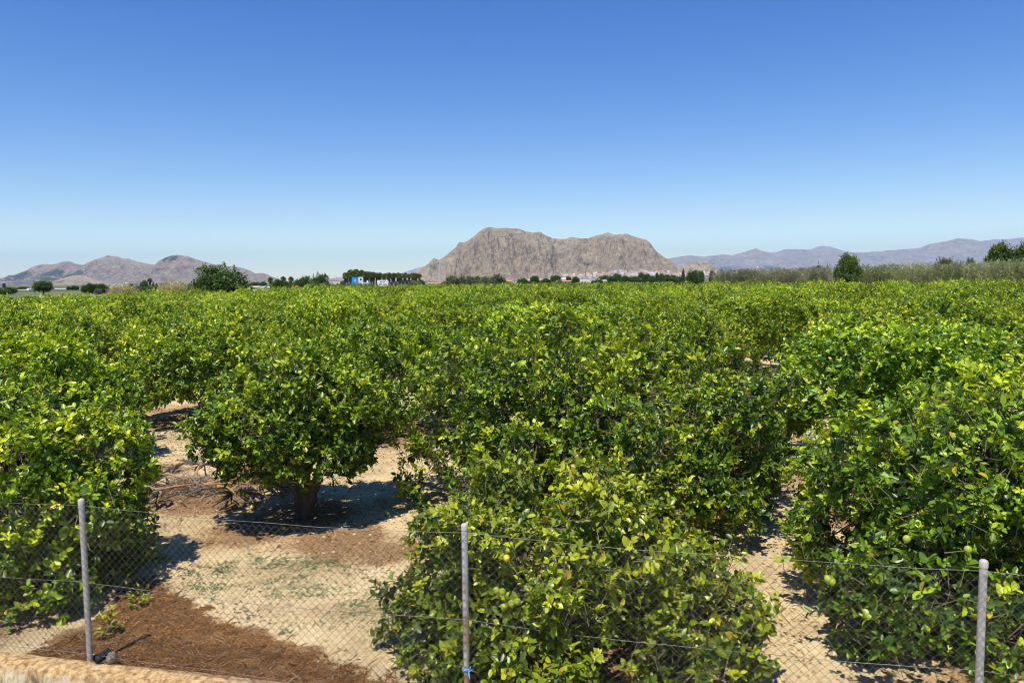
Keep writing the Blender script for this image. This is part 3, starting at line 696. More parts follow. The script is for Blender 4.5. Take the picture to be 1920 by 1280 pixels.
# ------------------------------------------------------------------ trees beyond the orchard
PAL = {'round': ((0.035, 0.075, 0.02), (0.065, 0.125, 0.03), (0.115, 0.19, 0.042)), 'olive': ((0.11, 0.135, 0.075), (0.17, 0.2, 0.11), (0.25, 0.28, 0.16)),
       'pine': ((0.045, 0.085, 0.018), (0.085, 0.14, 0.026), (0.15, 0.21, 0.04)), 'cypress': ((0.028, 0.055, 0.02), (0.045, 0.08, 0.027), (0.065, 0.11, 0.035)),
       'brown': ((0.07, 0.07, 0.035), (0.12, 0.105, 0.05), (0.17, 0.14, 0.07))}
FT = {}
def far_variant(kind, k):
    key = (kind, k)
    if key in FT: return FT[key]
    rng = np.random.default_rng(500 + 31 * k + len(kind) * 7)
    shape = dict(round=(0.5, 1.0, 0.06), olive=(0.5, 1.0, 0.05), pine=(0.5, 1.0, 0.36), cypress=(0.5, 1.0, 0.03), brown=(0.5, 1.0, 0.05))[kind]
    lf, _, ctr, _ = lemon_crown(rng, *shape, 1300, 5, 0.078 if kind != 'cypress' else 0.06, 0, cl=2, twigs=False, pal=PAL[kind], young=0.45, yellow=0.0, nl=(30 if kind != 'pine' else 22), lump_r=(0.22, 0.42), skirt=0.0 if kind == 'pine' else 0.6)
    if kind == 'cypress':                      # draw the dome in to a spire
        for V in lf.V:
            f = np.clip(1.1 - V[:, 2], 0.06, 1) ** 0.6; V[:, 0] *= f; V[:, 1] *= f
    tk = MB(); tk.tube([(0, 0, -0.03), (0.01, 0, 0.2), (0.0, 0.01, 0.5), (0, 0, 0.8)], [0.05, 0.04, 0.03, 0.012], 7, jit=0.05, rng=rng)
    if kind != 'cypress':
        for c in ctr[:14]: tk.tube(bezier((0, 0, 0.36), (c[0] * .4, c[1] * .4, 0.5), c, 4), [0.025, 0.018, 0.012, 0.005], 4)
    FT[key] = (lf.mesh(kind + '_crown', M['far_leaf'], True, 'leaf_col'), tk.mesh(kind + '_trunk', M['bark'], True))
    return FT[key]
KN = {'round': 'broadleaf_tree', 'olive': 'olive_tree', 'pine': 'pine_tree', 'cypress': 'cypress_tree', 'brown': 'dry_tree'}
rt_ = random.Random(9)
def far_tree(kind, px, ytop, wpx, dist, label, group=None, z0=0.0):
    x, y = place(px, dist); H = height_at(px, ytop, dist) - z0; W = wpx / F_PX * dist
    t = empty(KN[kind], (x, y, z0), rt_.uniform(0, 6.28), (W, W, H * 1.02)); tag(t, label, 'tree', group)
    c, k = far_variant(kind, rt_.randrange(3 if kind in ('round', 'olive') else 2))
    link('crown', c, t); link('trunk', k, t)
    return t
far_tree('round', 410, 498, 86, 92, 'big dark round-headed tree at the orchard edge before the grey peak')
far_tree('pine', 1590, 485, 40, 96, 'single dark pine standing between the two reed beds')
far_tree('round', 1588, 515, 44, 94, 'low dark shrub at the foot of the single pine')
far_tree('pine', 1874, 467, 42, 120, 'dark spreading pine rising over the tall reeds')
far_tree('pine', 1922, 465, 46, 116, 'dark pine cut by the picture edge above the tall reeds')
far_tree('brown', 1771, 486, 36, 150, 'brownish round treetop just over the tall reeds')
far_tree('round', 1818, 485, 16, 150, 'small treetop over the tall reeds beside the spreading pine')
far_tree('pine', 80, 530, 34, 190, 'dark green conifer beside the cream warehouse')
far_tree('round', 600, 514, 36, 115, 'tall dark tree between the red parasol and the palm row')
far_tree('round', 590, 530, 30, 108, 'dark bush below the tall tree by the lamp post')
far_tree('cypress', 857, 521, 14, 150, 'dark conifer in front of the grey-green willows')
far_tree('cypress', 1281, 504, 10, 300, 'dark cypress spire standing alone before the town')
far_tree('round', 1299, 506.5, 22, 255, 'dense dark round tree next to the lone cypress spire')
far_tree('round', 1314, 508, 13, 300, 'small dark tree just past the round one by the cypress')
far_tree('cypress', 1551, 496, 8, 165, 'narrow cypress tip above the pale reeds')
far_tree('round', 1538, 499, 22, 160, 'broad treetop beside the narrow cypress tip above the pale reeds')
far_tree('round', 1505, 503, 22, 175, 'low treetop showing above the pale reeds')
for px, yt, w, d in ((18, 541, 22, 260), (3, 544, 16, 260)): far_tree('round', px, yt, w, d, 'dark tree beside the thin pylon at the picture edge', 'trees by the thin pylon')
for px, yt, w, d in ((128, 537, 8, 400), (137, 535.5, 9, 400), (143, 536, 8, 400)): far_tree('round', px, yt, w, d, 'tiny dark tree above the long white greenhouse roof', 'trees above the greenhouse')
for px, yt, w, d in ((159, 534, 14, 240), (167, 531, 12, 238), (177, 532.5, 15, 240), (189, 532, 15, 235), (198, 535, 13, 240)): far_tree('round', px, yt, w, d, 'dark bushy tree in the clump at the end of the greenhouse', 'dark clump by the greenhouse')
for px, yt, w, d in ((263, 529, 6, 260), (287, 528, 7, 250), (293, 530, 7, 262), (299, 532, 7, 260)): far_tree('cypress', px, yt, w, d, 'little cypress by the lone palm under the grey peak', 'little cypresses by the lone palm')
for px, yt, w, d in ((246, 533, 11, 240), (254, 536, 15, 220), (271, 526, 13, 250), (304, 531, 9, 262), (274, 537, 24, 215)): far_tree('round', px, yt, w, d, 'bushy tree among the little cypresses under the grey peak', 'bushes among the little cypresses')
for px, yt, w, d in ((322, 533, 22, 112), (340, 531, 22, 118), (357, 533, 22, 116), (370, 531, 24, 112), (388, 536, 22, 106)): far_tree('olive', px, yt, w, d, 'grey-green olive bush beside the big dark round tree', 'olive bushes by the big dark tree')
for px, yt, w, d in ((455, 525, 15, 230), (478, 529, 22, 320), (493, 528, 14, 320)): far_tree('round', px, yt, w, d, 'dull green tree behind the small gabled houses', 'trees behind the gabled houses')
for px, yt, w, d in ((516, 526, 15, 190), (523, 524, 16, 185), (538, 528, 18, 185), (556, 524, 13, 195), (567, 520, 15, 188), (577, 518, 14, 186), (549, 530, 14, 170)): far_tree('round', px, yt, w, d, 'garden tree among the three tall palms by the red parasol', 'garden trees by the red parasol')
for px, yt, w, d in ((614, 533, 22, 112), (628, 532, 24, 115), (643, 535, 20, 118), (656, 533, 20, 130), (671, 532, 24, 126), (690, 533, 24, 128), (705, 534.5, 22, 130), (728, 536, 26, 132), (752, 534, 24, 134), (776, 534.5, 24, 136), (798, 535, 20, 138)): far_tree('olive' if px % 2 else 'round', px, yt, w, d, 'low shrub in the hedge line under the palm row', 'hedge line under the palms')
for px, yt, w, d in ((847, 517, 24, 208), (865, 517.5, 22, 215), (880, 518, 20, 216), (893, 518.5, 20, 220), (906, 519, 20, 214), (920, 519.5, 18, 215), (932, 515, 26, 205), (943, 522, 13, 214)): far_tree('olive', px, yt, w, d, 'grey-green willowy tree in the row past the pale mast', 'grey-green row past the mast')
for px, yt, w, d in ((981, 521.5, 22, 300), (1003, 517.5, 17, 420), (1024, 522.5, 21, 300), (1039, 516, 14, 600), (1047, 517, 10, 600), (1066, 518, 10, 600), (1079, 519, 14, 380), (1124, 523.5, 16, 300), (1112, 526, 9, 300)): far_tree('round', px, yt, w, d, 'rounded dark tree among the sheds below the mountain', 'trees among the sheds')
for px, yt, w, d in ((1134, 516, 20, 480), (1155, 513.5, 20, 430), (1146, 518, 18, 420), (1172, 517, 18, 380), (1187, 518, 16, 380), (1204, 511.5, 15, 380), (1214, 514, 16, 380), (1223, 517, 14, 370), (1232, 511.5, 8, 400), (1240, 512.5, 10, 380), (1250, 515, 14, 380), (1262, 515.5, 14, 380), (1272, 518, 12, 370), (1195, 519, 20, 350), (1258, 519, 26, 340)): far_tree('round', px, yt, w, d, 'dark tree in the long belt before the pale town', 'long tree belt before the town')
for px, yt, w, d in ((1336, 508, 13, 330), (1352, 507, 15, 330), (1368, 507.5, 15, 345), (1388, 506, 14, 320), (1400, 508, 12, 330), (1461, 507, 10, 300), (1476, 507, 8, 320)): far_tree('round', px, yt, w, d, 'dark treetop between the pale reeds and the town', 'treetops behind the pale reeds')

LB = 'low bush on the plain behind the orchard below the grey peaks'
for k in range(46):
    px = rt_.uniform(-5, 470); d = rt_.uniform(200, 420)
    if 25 < px < 70 or 92 < px < 158 or 197 < px < 242: d = 560
    yt = rt_.uniform(537.5, 543.5) - (px / 470) * 2.5
    far_tree(rt_.choice(['round', 'olive', 'olive', 'round', 'brown']), px, yt, rt_.uniform(8, 22), d, LB, 'bushes on the plain')
for k in range(26):
    px = rt_.uniform(640, 1080); d = rt_.uniform(240, 520); yt = rt_.uniform(524, 528)
    far_tree(rt_.choice(['round', 'olive', 'round']), px, yt, rt_.uniform(8, 20), d, 'low bush on the plain between the palm row and the white sheds', 'bushes before the mountain')
# palms
def palm_meshes(seed):
    rng = np.random.default_rng(seed)
    tk = MB(); n = 12; z = np.linspace(-0.1, 5.8, n)
    tk.tube(np.stack([0.04 * np.sin(z), 0.03 * np.cos(z * 1.3), z], 1), np.linspace(0.3, 0.2, n) * (1 + 0.06 * np.sin(z * 9)), 8, jit=0.05, rng=rng)
    cr = MB()
    for k in range(95):
        el = rng.uniform(-0.9, 1.45); az = rng.uniform(0, 6.283)
        d = np.array([math.cos(el) * math.cos(az), math.cos(el) * math.sin(az), math.sin(el)]); side = unit(np.cross(d, [0, 0, 1.0001])); nn = np.cross(side, d)
        o = np.array([0, 0, 5.75]); hub = o + d * rng.uniform(0.45, 0.75)
        g = (np.array([0.2, 0.25, 0.08]) if el > -0.3 else np.array([0.3, 0.27, 0.12])) * rng.uniform(0.8, 1.4)
        cr.tube([o, hub], [0.025, 0.015], 3, col=g * 1.2, cap=False)
        R_ = rng.uniform(0.6, 0.85); A = np.linspace(-1.25, 1.25, 9)
        for a in A:                            # folded, drooping segments of the fan
            dd = unit(d * math.cos(a) + side * math.sin(a)); pp = unit(side * math.cos(a) - d * math.sin(a))
            tip = hub + dd * R_ * (1 - 0.12 * abs(a)) - np.array([0, 0, 0.16]) ; m_ = hub + dd * R_ * 0.55
            cr.add([hub, m_ + pp * 0.11 + nn * 0.02, tip, m_ - pp * 0.11 + nn * 0.02], tris=[(0, 1, 2), (0, 2, 3)], col=g * rng.uniform(0.85, 1.2))
    for k in range(90):                        # dead skirt
        az = rng.uniform(0, 6.283); r0 = 0.22
        b = np.array([math.cos(az) * r0, math.sin(az) * r0, rng.uniform(3.9, 5.6)]); e = b + np.array([math.cos(az) * 0.28, math.sin(az) * 0.28, -rng.uniform(0.5, 0.9)])
        s_ = np.array([-math.sin(az), math.cos(az), 0]) * 0.2
        cr.add([b, (b + e) / 2 + s_, e, (b + e) / 2 - s_], tris=[(0, 1, 2), (0, 2, 3)], col=np.array([0.2, 0.15, 0.09]) * rng.uniform(0.6, 1.3))
    return cr.mesh('palm_crown', M['far_leaf'], False, 'leaf_col'), tk.mesh('palm_trunk', M['palmbark'], True)
M['palmbark'] = simple_mat('palm_bark', (0.16, 0.12, 0.09), (0.32, 0.26, 0.2), 5, 0.9, 0.5, vscale=(1, 1, 3))
PALMS = [palm_meshes(700 + k) for k in range(3)]
def palm(px, ytop, dist, label, group=None, fat=1.0):
    x, y = place(px, dist); H = height_at(px, ytop, dist) / 6.95
    t = empty('fan_palm', (x, y, 0), rt_.uniform(0, 6.28), (fat * H, fat * H, H)); tag(t, label, 'palm', group)
    c, k = PALMS[rt_.randrange(3)]
    cr = link('crown', c, t); link('trunk', k, t)
    return t
palm(281, 521, 250, 'lone palm among the little cypresses under the grey peak')
palm(507, 519.5, 200, 'tall palm nearest the small gabled houses')
palm(531, 518, 205, 'middle one of the three tall palms by the red parasol')
palm(545.5, 518.5, 205, 'tall palm closest to the red parasol')
PL = 'fan palm in the dense palm row behind the two boards'
for k in range(44):
    f = k / 43.0
    px = 650 + 138 * f ** 1.05 + rt_.uniform(-2.5, 2.5); d = 215 + 100 * f + rt_.uniform(-8, 12)
    yt = float(np.interp(px, [640, 655, 665, 690, 710, 740, 765, 775, 795], [511, 506, 504.5, 508, 511, 511, 512, 509.5, 515])) + rt_.uniform(-0.8, 3.0)
    palm(px, yt, d, PL, 'dense palm row', 1.0)

# reeds
def reeds(name, label, pts, n, width, colA, colB, seed):
    """pts: px, dist, ytop along the bed"""
    rng = np.random.default_rng(seed); mb = MB()
    ppx = [p[0] for p in pts]
    c = np.sort(rng.uniform(ppx[0], ppx[-1], n)); d0 = np.interp(c, ppx, [p[1] for p in pts]); yt = np.interp(c, ppx, [p[2] for p in pts])
    d = d0 + rng.uniform(0, width, n)
    X = np.array([place(a, b)[0] for a, b in zip(c, d)]); H = np.array([height_at(a, q, b) for a, q, b in zip(c, yt, d0)])
    H = H * (1 + 0.10 * fbm(X * 0.5, d * 0.4, seed, 3)) * rng.uniform(0.72, 1.06, n)
    B = np.stack([X, d, np.zeros(n)], 1); lean = rng.normal(0, 0.09, (n, 2)); lean[:, 0] += 0.05
    top = B + np.stack([lean[:, 0] * H, lean[:, 1] * H, H], 1)
    t_ = rng.uniform(0, 1, (n, 1)); tone = np.clip(0.5 + 1.1 * fbm(X * 0.35, d * 0.35, seed + 5, 3), 0, 1)[:, None]
    col = (np.array(colA) * (1 - tone) + np.array(colB) * tone) * rng.uniform(0.7, 1.3, (n, 1))
    w = rng.uniform(0.012, 0.02, n)[:, None] * np.array([1, 0.3, 0]); m_ = (B + top) / 2
    mb.add(np.stack([B - w, B + w, top + w * .3, top - w * .3], 1).reshape(-1, 3), quads=(np.arange(n) * 4)[:, None] + np.arange(4)[None], col=np.repeat(col, 4, 0))
    for k in range(9):
        f = rng.uniform(0.25, 1.0, n)[:, None]; P = B + (top - B) * f; az = rng.uniform(0, 6.283, n)
        ax = np.stack([np.cos(az), np.sin(az), rng.uniform(0.5, 1.8, n)], 1)
        L = rng.uniform(0.35, 0.75, n); cc = col * rng.uniform(0.75, 1.25, (n, 1)) * np.where(f < 0.45, 0.8, 1.0)
        leaves(mb, P, ax, np.stack([-np.cos(az), -np.sin(az), np.full(n, 1.0)], 1), L, L * 0.11, cc, 0, curl=0.3)
    o = link(name, mb.mesh(name, M['reed'], False, 'leaf_col'))
    return tag(o, label, 'reeds', kind='stuff')
RA, RB = (0.23, 0.29, 0.12), (0.55, 0.56, 0.34)
reeds('reeds', 'bed of pale dry reeds between the town trees and the single pine', [(1338, 120, 512), (1380, 116, 508), (1440, 112, 506), (1500, 108, 506), (1540, 104, 502), (1566, 101, 508)], 2600, 4, (0.26, 0.27, 0.16), (0.55, 0.53, 0.38), 1)
reeds('reeds', 'long tall green and tan reed bed under the spreading pine', [(1596, 99, 510), (1620, 98, 503), (1680, 96, 499), (1760, 93, 497), (1840, 90, 495), (1900, 88, 492), (2010, 85, 489)], 4800, 5, RA, RB, 2)
reeds('reeds', 'tuft of straw-coloured reeds past the dark tree clump', [(204, 92, 541), (222, 92, 535), (238, 92, 536), (252, 92, 543)], 330, 2, (0.42, 0.40, 0.2), (0.65, 0.6, 0.36), 3)
reeds('reeds', 'tuft of straw-coloured reeds beside the olive bushes', [(296, 94, 541), (310, 94, 533), (328, 94, 530), (345, 94, 538)], 380, 2, (0.42, 0.40, 0.2), (0.65, 0.6, 0.36), 4)

# ------------------------------------------------------------------ buildings
def building(name, label, px0, px1, ytop, dist, wall, roof, style='flat', depth=None, rz=0.0, z0=0.0, group=None, cat='building', windows=3):
    xc, y = place((px0 + px1) / 2, dist); w = (px1 - px0) / F_PX * dist; H = height_at((px0 + px1) / 2, ytop, dist) - z0; D = depth or max(w * 0.7, 6)
    t = empty(name, (xc, y + D / 2, z0), rz); tag(t, label, cat, group)
    e = H if style == 'flat' else H * (0.72 if style == 'gable' else 0.7)
    m = MB(); m.box((0, 0, e / 2), (w, D, e)); link('wall', m.mesh('wall', wall), t)
    m = MB(); o = 0.04 * w
    if style == 'flat':
        m.box((0, 0, e + 0.1), (w + 0.3, D + 0.3, 0.22)); m.box((w * 0.2, 0, e + 0.5), (w * 0.18, D * 0.3, 0.6))
    elif style == 'gable':
        a, b = w / 2 + o, D / 2 + o
        m.add([(-a, -b, e), (a, -b, e), (a, b, e), (-a, b, e), (-a, 0, H), (a, 0, H)], quads=[(0, 1, 5, 4), (2, 3, 4, 5), (0, 3, 2, 1)], tris=[(0, 4, 3), (1, 2, 5)])
    elif style == 'gable_front':
        a, b = w / 2 + o, D / 2 + o
        m.add([(-a, -b, e), (a, -b, e), (a, b, e), (-a, b, e), (0, -b, H), (0, b, H)], quads=[(0, 4, 5, 3), (1, 2, 5, 4), (0, 3, 2, 1)], tris=[(0, 1, 4), (2, 3, 5)])
    else:                                      # arched sheet roof
        A = np.linspace(0, math.pi, 13); a, b = w / 2 + 0.1, D / 2 + 0.1
        V = [(-a * math.cos(q), s_ * b, e + (H - e) * math.sin(q)) for s_ in (-1, 1) for q in A]
        m.add(V, quads=[(k, k + 1, k + 14, k + 13) for k in range(12)], tris=[(0, k + 1, k) for k in range(1, 12)] + [(13, 13 + k, 14 + k) for k in range(1, 12)])
    link('roof', m.mesh('roof', roof), t)
    for k in range(windows):
        xx = -w / 2 + w * (k + 0.5) / windows
        m = MB(); m.box((xx, -D / 2 - 0.01, e * 0.66), (w / windows * 0.32, 0.12, e * 0.22)); link('window', m.mesh('window', M['glassdark']), t)
    return t
building('warehouse', 'cream warehouse beside the dark conifer at the orchard edge', 30, 53, 544, 380, M['cream'], M['sheet'], 'flat')
building('shed', 'low white shed between the cream warehouse and the conifer', 53, 68, 547.6, 380, M['white'], M['sheet'], 'flat', windows=2)
building('greenhouse', 'long low white greenhouse past the dark conifer', 94, 156, 541, 430, M['white'], M['sheet'], 'gable', 14, windows=0)
building('warehouse', 'long white building behind the straw-coloured reeds', 199, 240, 532, 520, M['white'], M['cream'], 'flat', 14, windows=4)
building('house', 'small cream house near the little cypresses', 286, 302, 538, 250, M['cream'], M['tanroof'], 'flat', windows=2)
building('house', 'tan gabled house between the big dark tree and the palms', 465, 483, 536, 270, M['cream'], M['tanroof'], 'gable', windows=2)
building('house', 'white gabled house next to the tan one before the palms', 482, 501, 536.5, 255, M['white'], M['sheet'], 'gable_front', windows=2)
building('warehouse', 'long cream warehouse beyond the tall dark tree', 611, 652, 526.5, 460, M['cream'], M['tanroof'], 'flat', 12, windows=0)
building('house', 'clay-roofed house at the foot of the pale mast', 818, 838, 529, 430, M['white'], M['tile'], 'gable', windows=2)
building('house', 'low pale house between the palm row and the mast', 800, 817, 530, 470, M['white'], M['tanroof'], 'gable', windows=2)
building('house', 'pink house at the end of the grey-green tree row', 948, 961, 525, 420, M['pinkwall'], M['tile'], 'gable', windows=2)
building('house', 'grey-white house beside the pink one', 961, 975, 526, 420, M['white'], M['tanroof'], 'flat', windows=2)
building('shed', 'tan-roofed shed between two rounded dark trees', 990, 1017, 523, 500, M['cream'], M['tanroof'], 'gable', windows=2)
building('warehouse', 'long pale-roofed warehouse left of the bright arched shed', 1030, 1060, 521.5, 620, M['white'], M['sheet'], 'gable', windows=3)
building('warehouse', 'low warehouse with a clay-coloured roof by the arched shed', 1044, 1076, 525.5, 470, M['cream'], M['tile'], 'gable', windows=3)
building('shed', 'bright white arched shed under the mountain', 1082, 1112, 524, 400, M['white'], M['sheet'], 'arch', windows=0)
building('shed', 'small white shed joined to the bright arched one', 1112, 1130, 525.5, 410, M['white'], M['sheet'], 'flat', windows=0)
building('shed', 'white gabled shed behind the small round tree', 1128, 1146, 524, 425, M['white'], M['sheet'], 'gable_front', windows=0)
building('warehouse', 'white block standing over the pale reeds', 1467, 1496, 506, 2600, M['white'], M['sheet'], 'flat', 20, windows=0)
t = building('church', 'cream church with a square bell tower above the pale reeds', 1410, 1432, 508, 2900, M['cream'], M['tanroof'], 'gable', windows=2)
h_ = height_at(1420, 502, 2900)
m = MB(); m.box((0, -9, h_ / 2), (9, 9, h_)); m.box((0, -9, h_ + 0.5), (10.5, 10.5, 1)); m.add([(-4, -13, h_ + 1), (4, -13, h_ + 1), (4, -5, h_ + 1), (-4, -5, h_ + 1), (0, -9, h_ + 5)], tris=[(0, 1, 4), (1, 2, 4), (2, 3, 4), (3, 0, 4)])
tw = link('bell_tower', m.mesh('bell_tower', M['cream']), t)
m = MB(); m.box((0, -13.6, h_ * 0.85), (2.6, 0.4, 5)); link('belfry_opening', m.mesh('belfry_opening', M['glassdark']), tw)

# low rise that carries the houses over the reeds
def rise(name, px0, px1, d, py, seed):
    X = np.linspace(place(px0, d)[0], place(px1, d)[0], 90); T = np.linspace(0, 1, 16)
    hmax = height_at((px0 + px1) / 2, py, d)
    XX, TT = np.meshgrid(X, T, indexing='ij'); e = np.sin(np.linspace(0, math.pi, 90)) ** 0.35
    Z = (e[:, None] * hmax * np.sin(np.clip(TT * 1.6, 0, 1) * math.pi / 2)) * (1 - np.clip(TT - 0.75, 0, 1) * 4) - 0.5
    YY = d * 0.93 + TT * d * 0.35; i, j = np.meshgrid(np.arange(89), np.arange(15), indexing='ij')
    mb = MB(); mb.add(np.stack([XX, YY, Z], -1).reshape(-1, 3), quads=np.stack([i * 16 + j, (i + 1) * 16 + j, (i + 1) * 16 + j + 1, i * 16 + j + 1], -1).reshape(-1, 4), col=np.tile([0.25, 0, 0], (90 * 16, 1)))
    tag(link(name, mb.mesh(name, M['rock'], True, 'cover')), kind='structure')
    return lambda x, y: float(np.interp(y, YY[0], Z[int(np.clip(np.searchsorted(X, x), 0, 89))])) - 0.2
rise('terrain', 1325, 1540, 3000, 513.2, 1)

RISE_Z = rise('terrain', 1235, 1375, 5400, 510.5, 2)
# town at the mountain foot
TPL = []
for k in range(6):
    r_ = random.Random(60 + k); w, d, h = r_.uniform(9, 17), r_.uniform(9, 13), r_.uniform(6, 12)
    m = MB(); m.box((0, 0, h / 2 - 2), (w, d, h + 4)); m.box((w * 0.22, d * 0.1, h + 1.2), (w * 0.45, d * 0.6, 2.6))
    if k % 2: m.add([(-w / 2 - .3, -d / 2 - .3, h), (w / 2 + .3, -d / 2 - .3, h), (w / 2 + .3, d / 2 + .3, h), (-w / 2 - .3, d / 2 + .3, h), (-w / 2 - .3, 0, h + 2.6), (w / 2 + .3, 0, h + 2.6)], quads=[(0, 1, 5, 4), (2, 3, 4, 5)], tris=[(0, 4, 3), (1, 2, 5)], mi=1)
    else: m.box((0, 0, h + 0.15), (w + 0.5, d + 0.5, 0.4), mi=0)
    for a in range(3):
        for b in range(2): m.box((-w / 2 + w * (a + 0.5) / 3, -d / 2 - 0.05, 1.8 + b * 3.2), (1.5, 0.2, 1.7), mi=2)
    TPL.append(m.mesh('town_house', [(M['white'], M['cream'], M['white'], M['pinkwall'], M['cream'], M['white'])[k], M['tile'] if k != 3 else M['tanroof'], M['glassdark']]))
for k in range(230):
    px = rt_.choice([rt_.uniform(1050, 1345), rt_.uniform(1120, 1345), rt_.uniform(1220, 1345)])
    py = rt_.uniform(float(np.interp(px, [1050, 1130, 1160, 1250, 1345], [518, 514, 509.5, 509, 506.5])), 519)
    if px < 1262:
        for d in np.arange(4900, 6100, 12.0):
            x, y = place(px, d); z = height_at(px, py, d) - 8
            if MAIN_Z(x, y) >= z: break
        z = max(min(z, MAIN_Z(x, y)), 0)
    else:
        d = 5150 + (520 - py) * 30; x, y = place(px, d); z = RISE_Z(x, y)
    o = link('town_house', TPL[rt_.randrange(6)], None, (x, y, z)); o.rotation_euler = (0, 0, rt_.uniform(-0.5, 0.5)); s_ = rt_.uniform(1.1, 2.1); o.scale = (s_, s_, s_)
    tag(o, 'tiny pale house of the town at the mountain foot', 'house', 'town at the mountain foot')
for k in range(46):
    px = rt_.uniform(1345, 1500); d = rt_.uniform(2900, 3600); x, y = place(px, d)
    z = max(0, height_at(px, 510.5, d) - 16)
    o = link('town_house', TPL[rt_.randrange(6)], None, (x, y, z)); o.rotation_euler = (0, 0, rt_.uniform(-0.5, 0.5)); o.scale = (1.1, 1, rt_.uniform(0.8, 1.2))
    tag(o, 'tiny pale house in the line of houses over the reeds', 'house', 'houses over the reeds')
# boards, mast, poles, parasol
def board(name, label, px0, px1, ytop, ybot, dist, panels, marks, cat):
    x0, y = place(px0, dist); x1, _ = place(px1, dist); zt = height_at((px0 + px1) / 2, ytop, dist); zb = height_at((px0 + px1) / 2, ybot, dist)
    w = x1 - x0; t = empty(name, ((x0 + x1) / 2, y, 0)); tag(t, label, cat)
    for f0, f1, mat, nm in panels:
        m = MB(); m.box(((f0 + f1) / 2 * w - w / 2, 0, (zt + zb) / 2), ((f1 - f0) * w - 0.01, 0.12, zt - zb)); p = link(nm, m.mesh(nm, mat), t)
        for (shape, fx, fz, sw, sh, mt) in [q for q in marks if f0 <= q[1] < f1]:
            cx = fx * w - w / 2; cz = zb + fz * (zt - zb); m = MB(); yy = -0.075; a, b = sw * w / 2, sh * (zt - zb) / 2
            if shape == 'tri': m.add([(cx - a, yy, cz - b), (cx + a, yy, cz - b), (cx, yy, cz + b), (cx - a, yy + .02, cz - b), (cx + a, yy + .02, cz - b), (cx, yy + .02, cz + b)], tris=[(0, 1, 2), (3, 5, 4)], quads=[(0, 3, 4, 1), (1, 4, 5, 2), (2, 5, 3, 0)])
            else: m.box((cx, yy + 0.005, cz), (a * 2, 0.03, b * 2))
            link('lettering' if shape != 'tri' else 'emblem', m.mesh('lettering', mt), p)
    for s_ in (-0.42, 0.42):
        m = MB(); m.box((s_ * w, 0.2, (zb + 0.3) / 2), (0.16, 0.16, zb + 0.3)); link('post', m.mesh('post', M['galv']), t)
    return t
board('billboard', 'sky-blue billboard with white emblem and a white end panel under the palms', 659.5, 680.5, 519.5, 535.5, 205,
      [(0, 0.6, M['blue'], 'blue_panel'), (0.6, 1.0, M['white'], 'white_panel')],
      [('tri', 0.31, 0.74, 0.14, 0.13, M['white']), ('bar', 0.3, 0.6, 0.26, 0.035, M['white']), ('bar', 0.3, 0.53, 0.2, 0.03, M['white']), ('bar', 0.3, 0.46, 0.14, 0.02, M['white']), ('bar', 0.82, 0.72, 0.14, 0.24, M['black'])], 'billboard')
board('white_board', 'white board with dark lettering below the palm row', 707, 728, 525, 537.5, 205, [(0, 1, M['white'], 'panel')],
      [('bar', 0.35, 0.72, 0.12, 0.12, M['black']), ('bar', 0.6, 0.78, 0.2, 0.09, M['black']), ('bar', 0.3, 0.38, 0.2, 0.13, M['black']), ('bar', 0.7, 0.34, 0.34, 0.11, M['black'])], 'board')
m_ = building('shed', 'little white shed beside the white end of the billboard', 680.5, 690, 531, 214, M['white'], M['sheet'], 'flat', 3, windows=0)
def mast(name, label, px, ytop, dist, w0, w1, mat):
    x, y = place(px, dist); H = height_at(px, ytop, dist); t = empty(name, (x, y, 0)); tag(t, label, 'mast')
    for sx, sy in ((-1, -1), (1, -1), (1, 1), (-1, 1)):
        m = MB(); m.tube([(sx * w0, sy * w0, 0), (sx * w1, sy * w1, H)], [w0 * 0.16, w1 * 0.16], 5); link('leg', m.mesh('leg', mat), t)
    m = MB(); n = 16
    for k in range(n):
        za, zb = H * k / n, H * (k + 1) / n; ra, rb = w0 + (w1 - w0) * k / n, w0 + (w1 - w0) * (k + 1) / n
        for q in range(4):
            c = [(-1, -1), (1, -1), (1, 1), (-1, 1)]; a, b = c[q], c[(q + 1) % 4]
            m.tube([(a[0] * ra, a[1] * ra, za), (b[0] * rb, b[1] * rb, zb)], [w0 * 0.09] * 2, 4); m.tube([(a[0] * rb, a[1] * rb, zb), (b[0] * rb, b[1] * rb, zb)], [w0 * 0.09] * 2, 4)
            m.tube([(b[0] * ra, b[1] * ra, za), (a[0] * rb, a[1] * rb, zb)], [w0 * 0.09] * 2, 4)
    link('bracing', m.mesh('bracing', mat), t)
    m = MB()
    for k in range(3): m.box((math.cos(k * 2.1) * w1 * 2, math.sin(k * 2.1) * w1 * 2, H - 1.2), (w1 * 0.9, w1 * 0.9, 2.2))
    link('antenna', m.mesh('antenna', mat), t)
mast('lattice_mast', 'tall pale lattice mast between the palms and the grey-green trees', 824, 487, 700, 1.25, 0.8, M['mast'])
mast('lattice_pylon', 'thin dark pylon at the picture edge before the jagged range', 7, 531, 330, 0.4, 0.25, M['black'])
def pole(px, ytop, dist, label, arm=True):
    x, y = place(px, dist); H = height_at(px, ytop, dist); t = empty('lamp_post', (x, y, 0)); tag(t, label, 'lamp post')
    m = MB(); m.tube([(0, 0, 0), (0, 0, H)], [0.09, 0.06], 7); link('pole', m.mesh('pole', M['galv'], True), t)
    m = MB(); m.tube([(0, 0, H - 0.1), (-0.3, 0, H + 0.1), (-0.9, 0, H + 0.12)], [0.04, 0.035, 0.03], 5); m.box((-1.0, 0, H + 0.1), (0.5, 0.2, 0.1)); link('lamp_head', m.mesh('lamp_head', M['galv']), t)
pole(581.5, 518, 170, 'pale lamp post beside the tall dark tree')
pole(637, 520, 200, 'thin lamp post before the long cream warehouse')
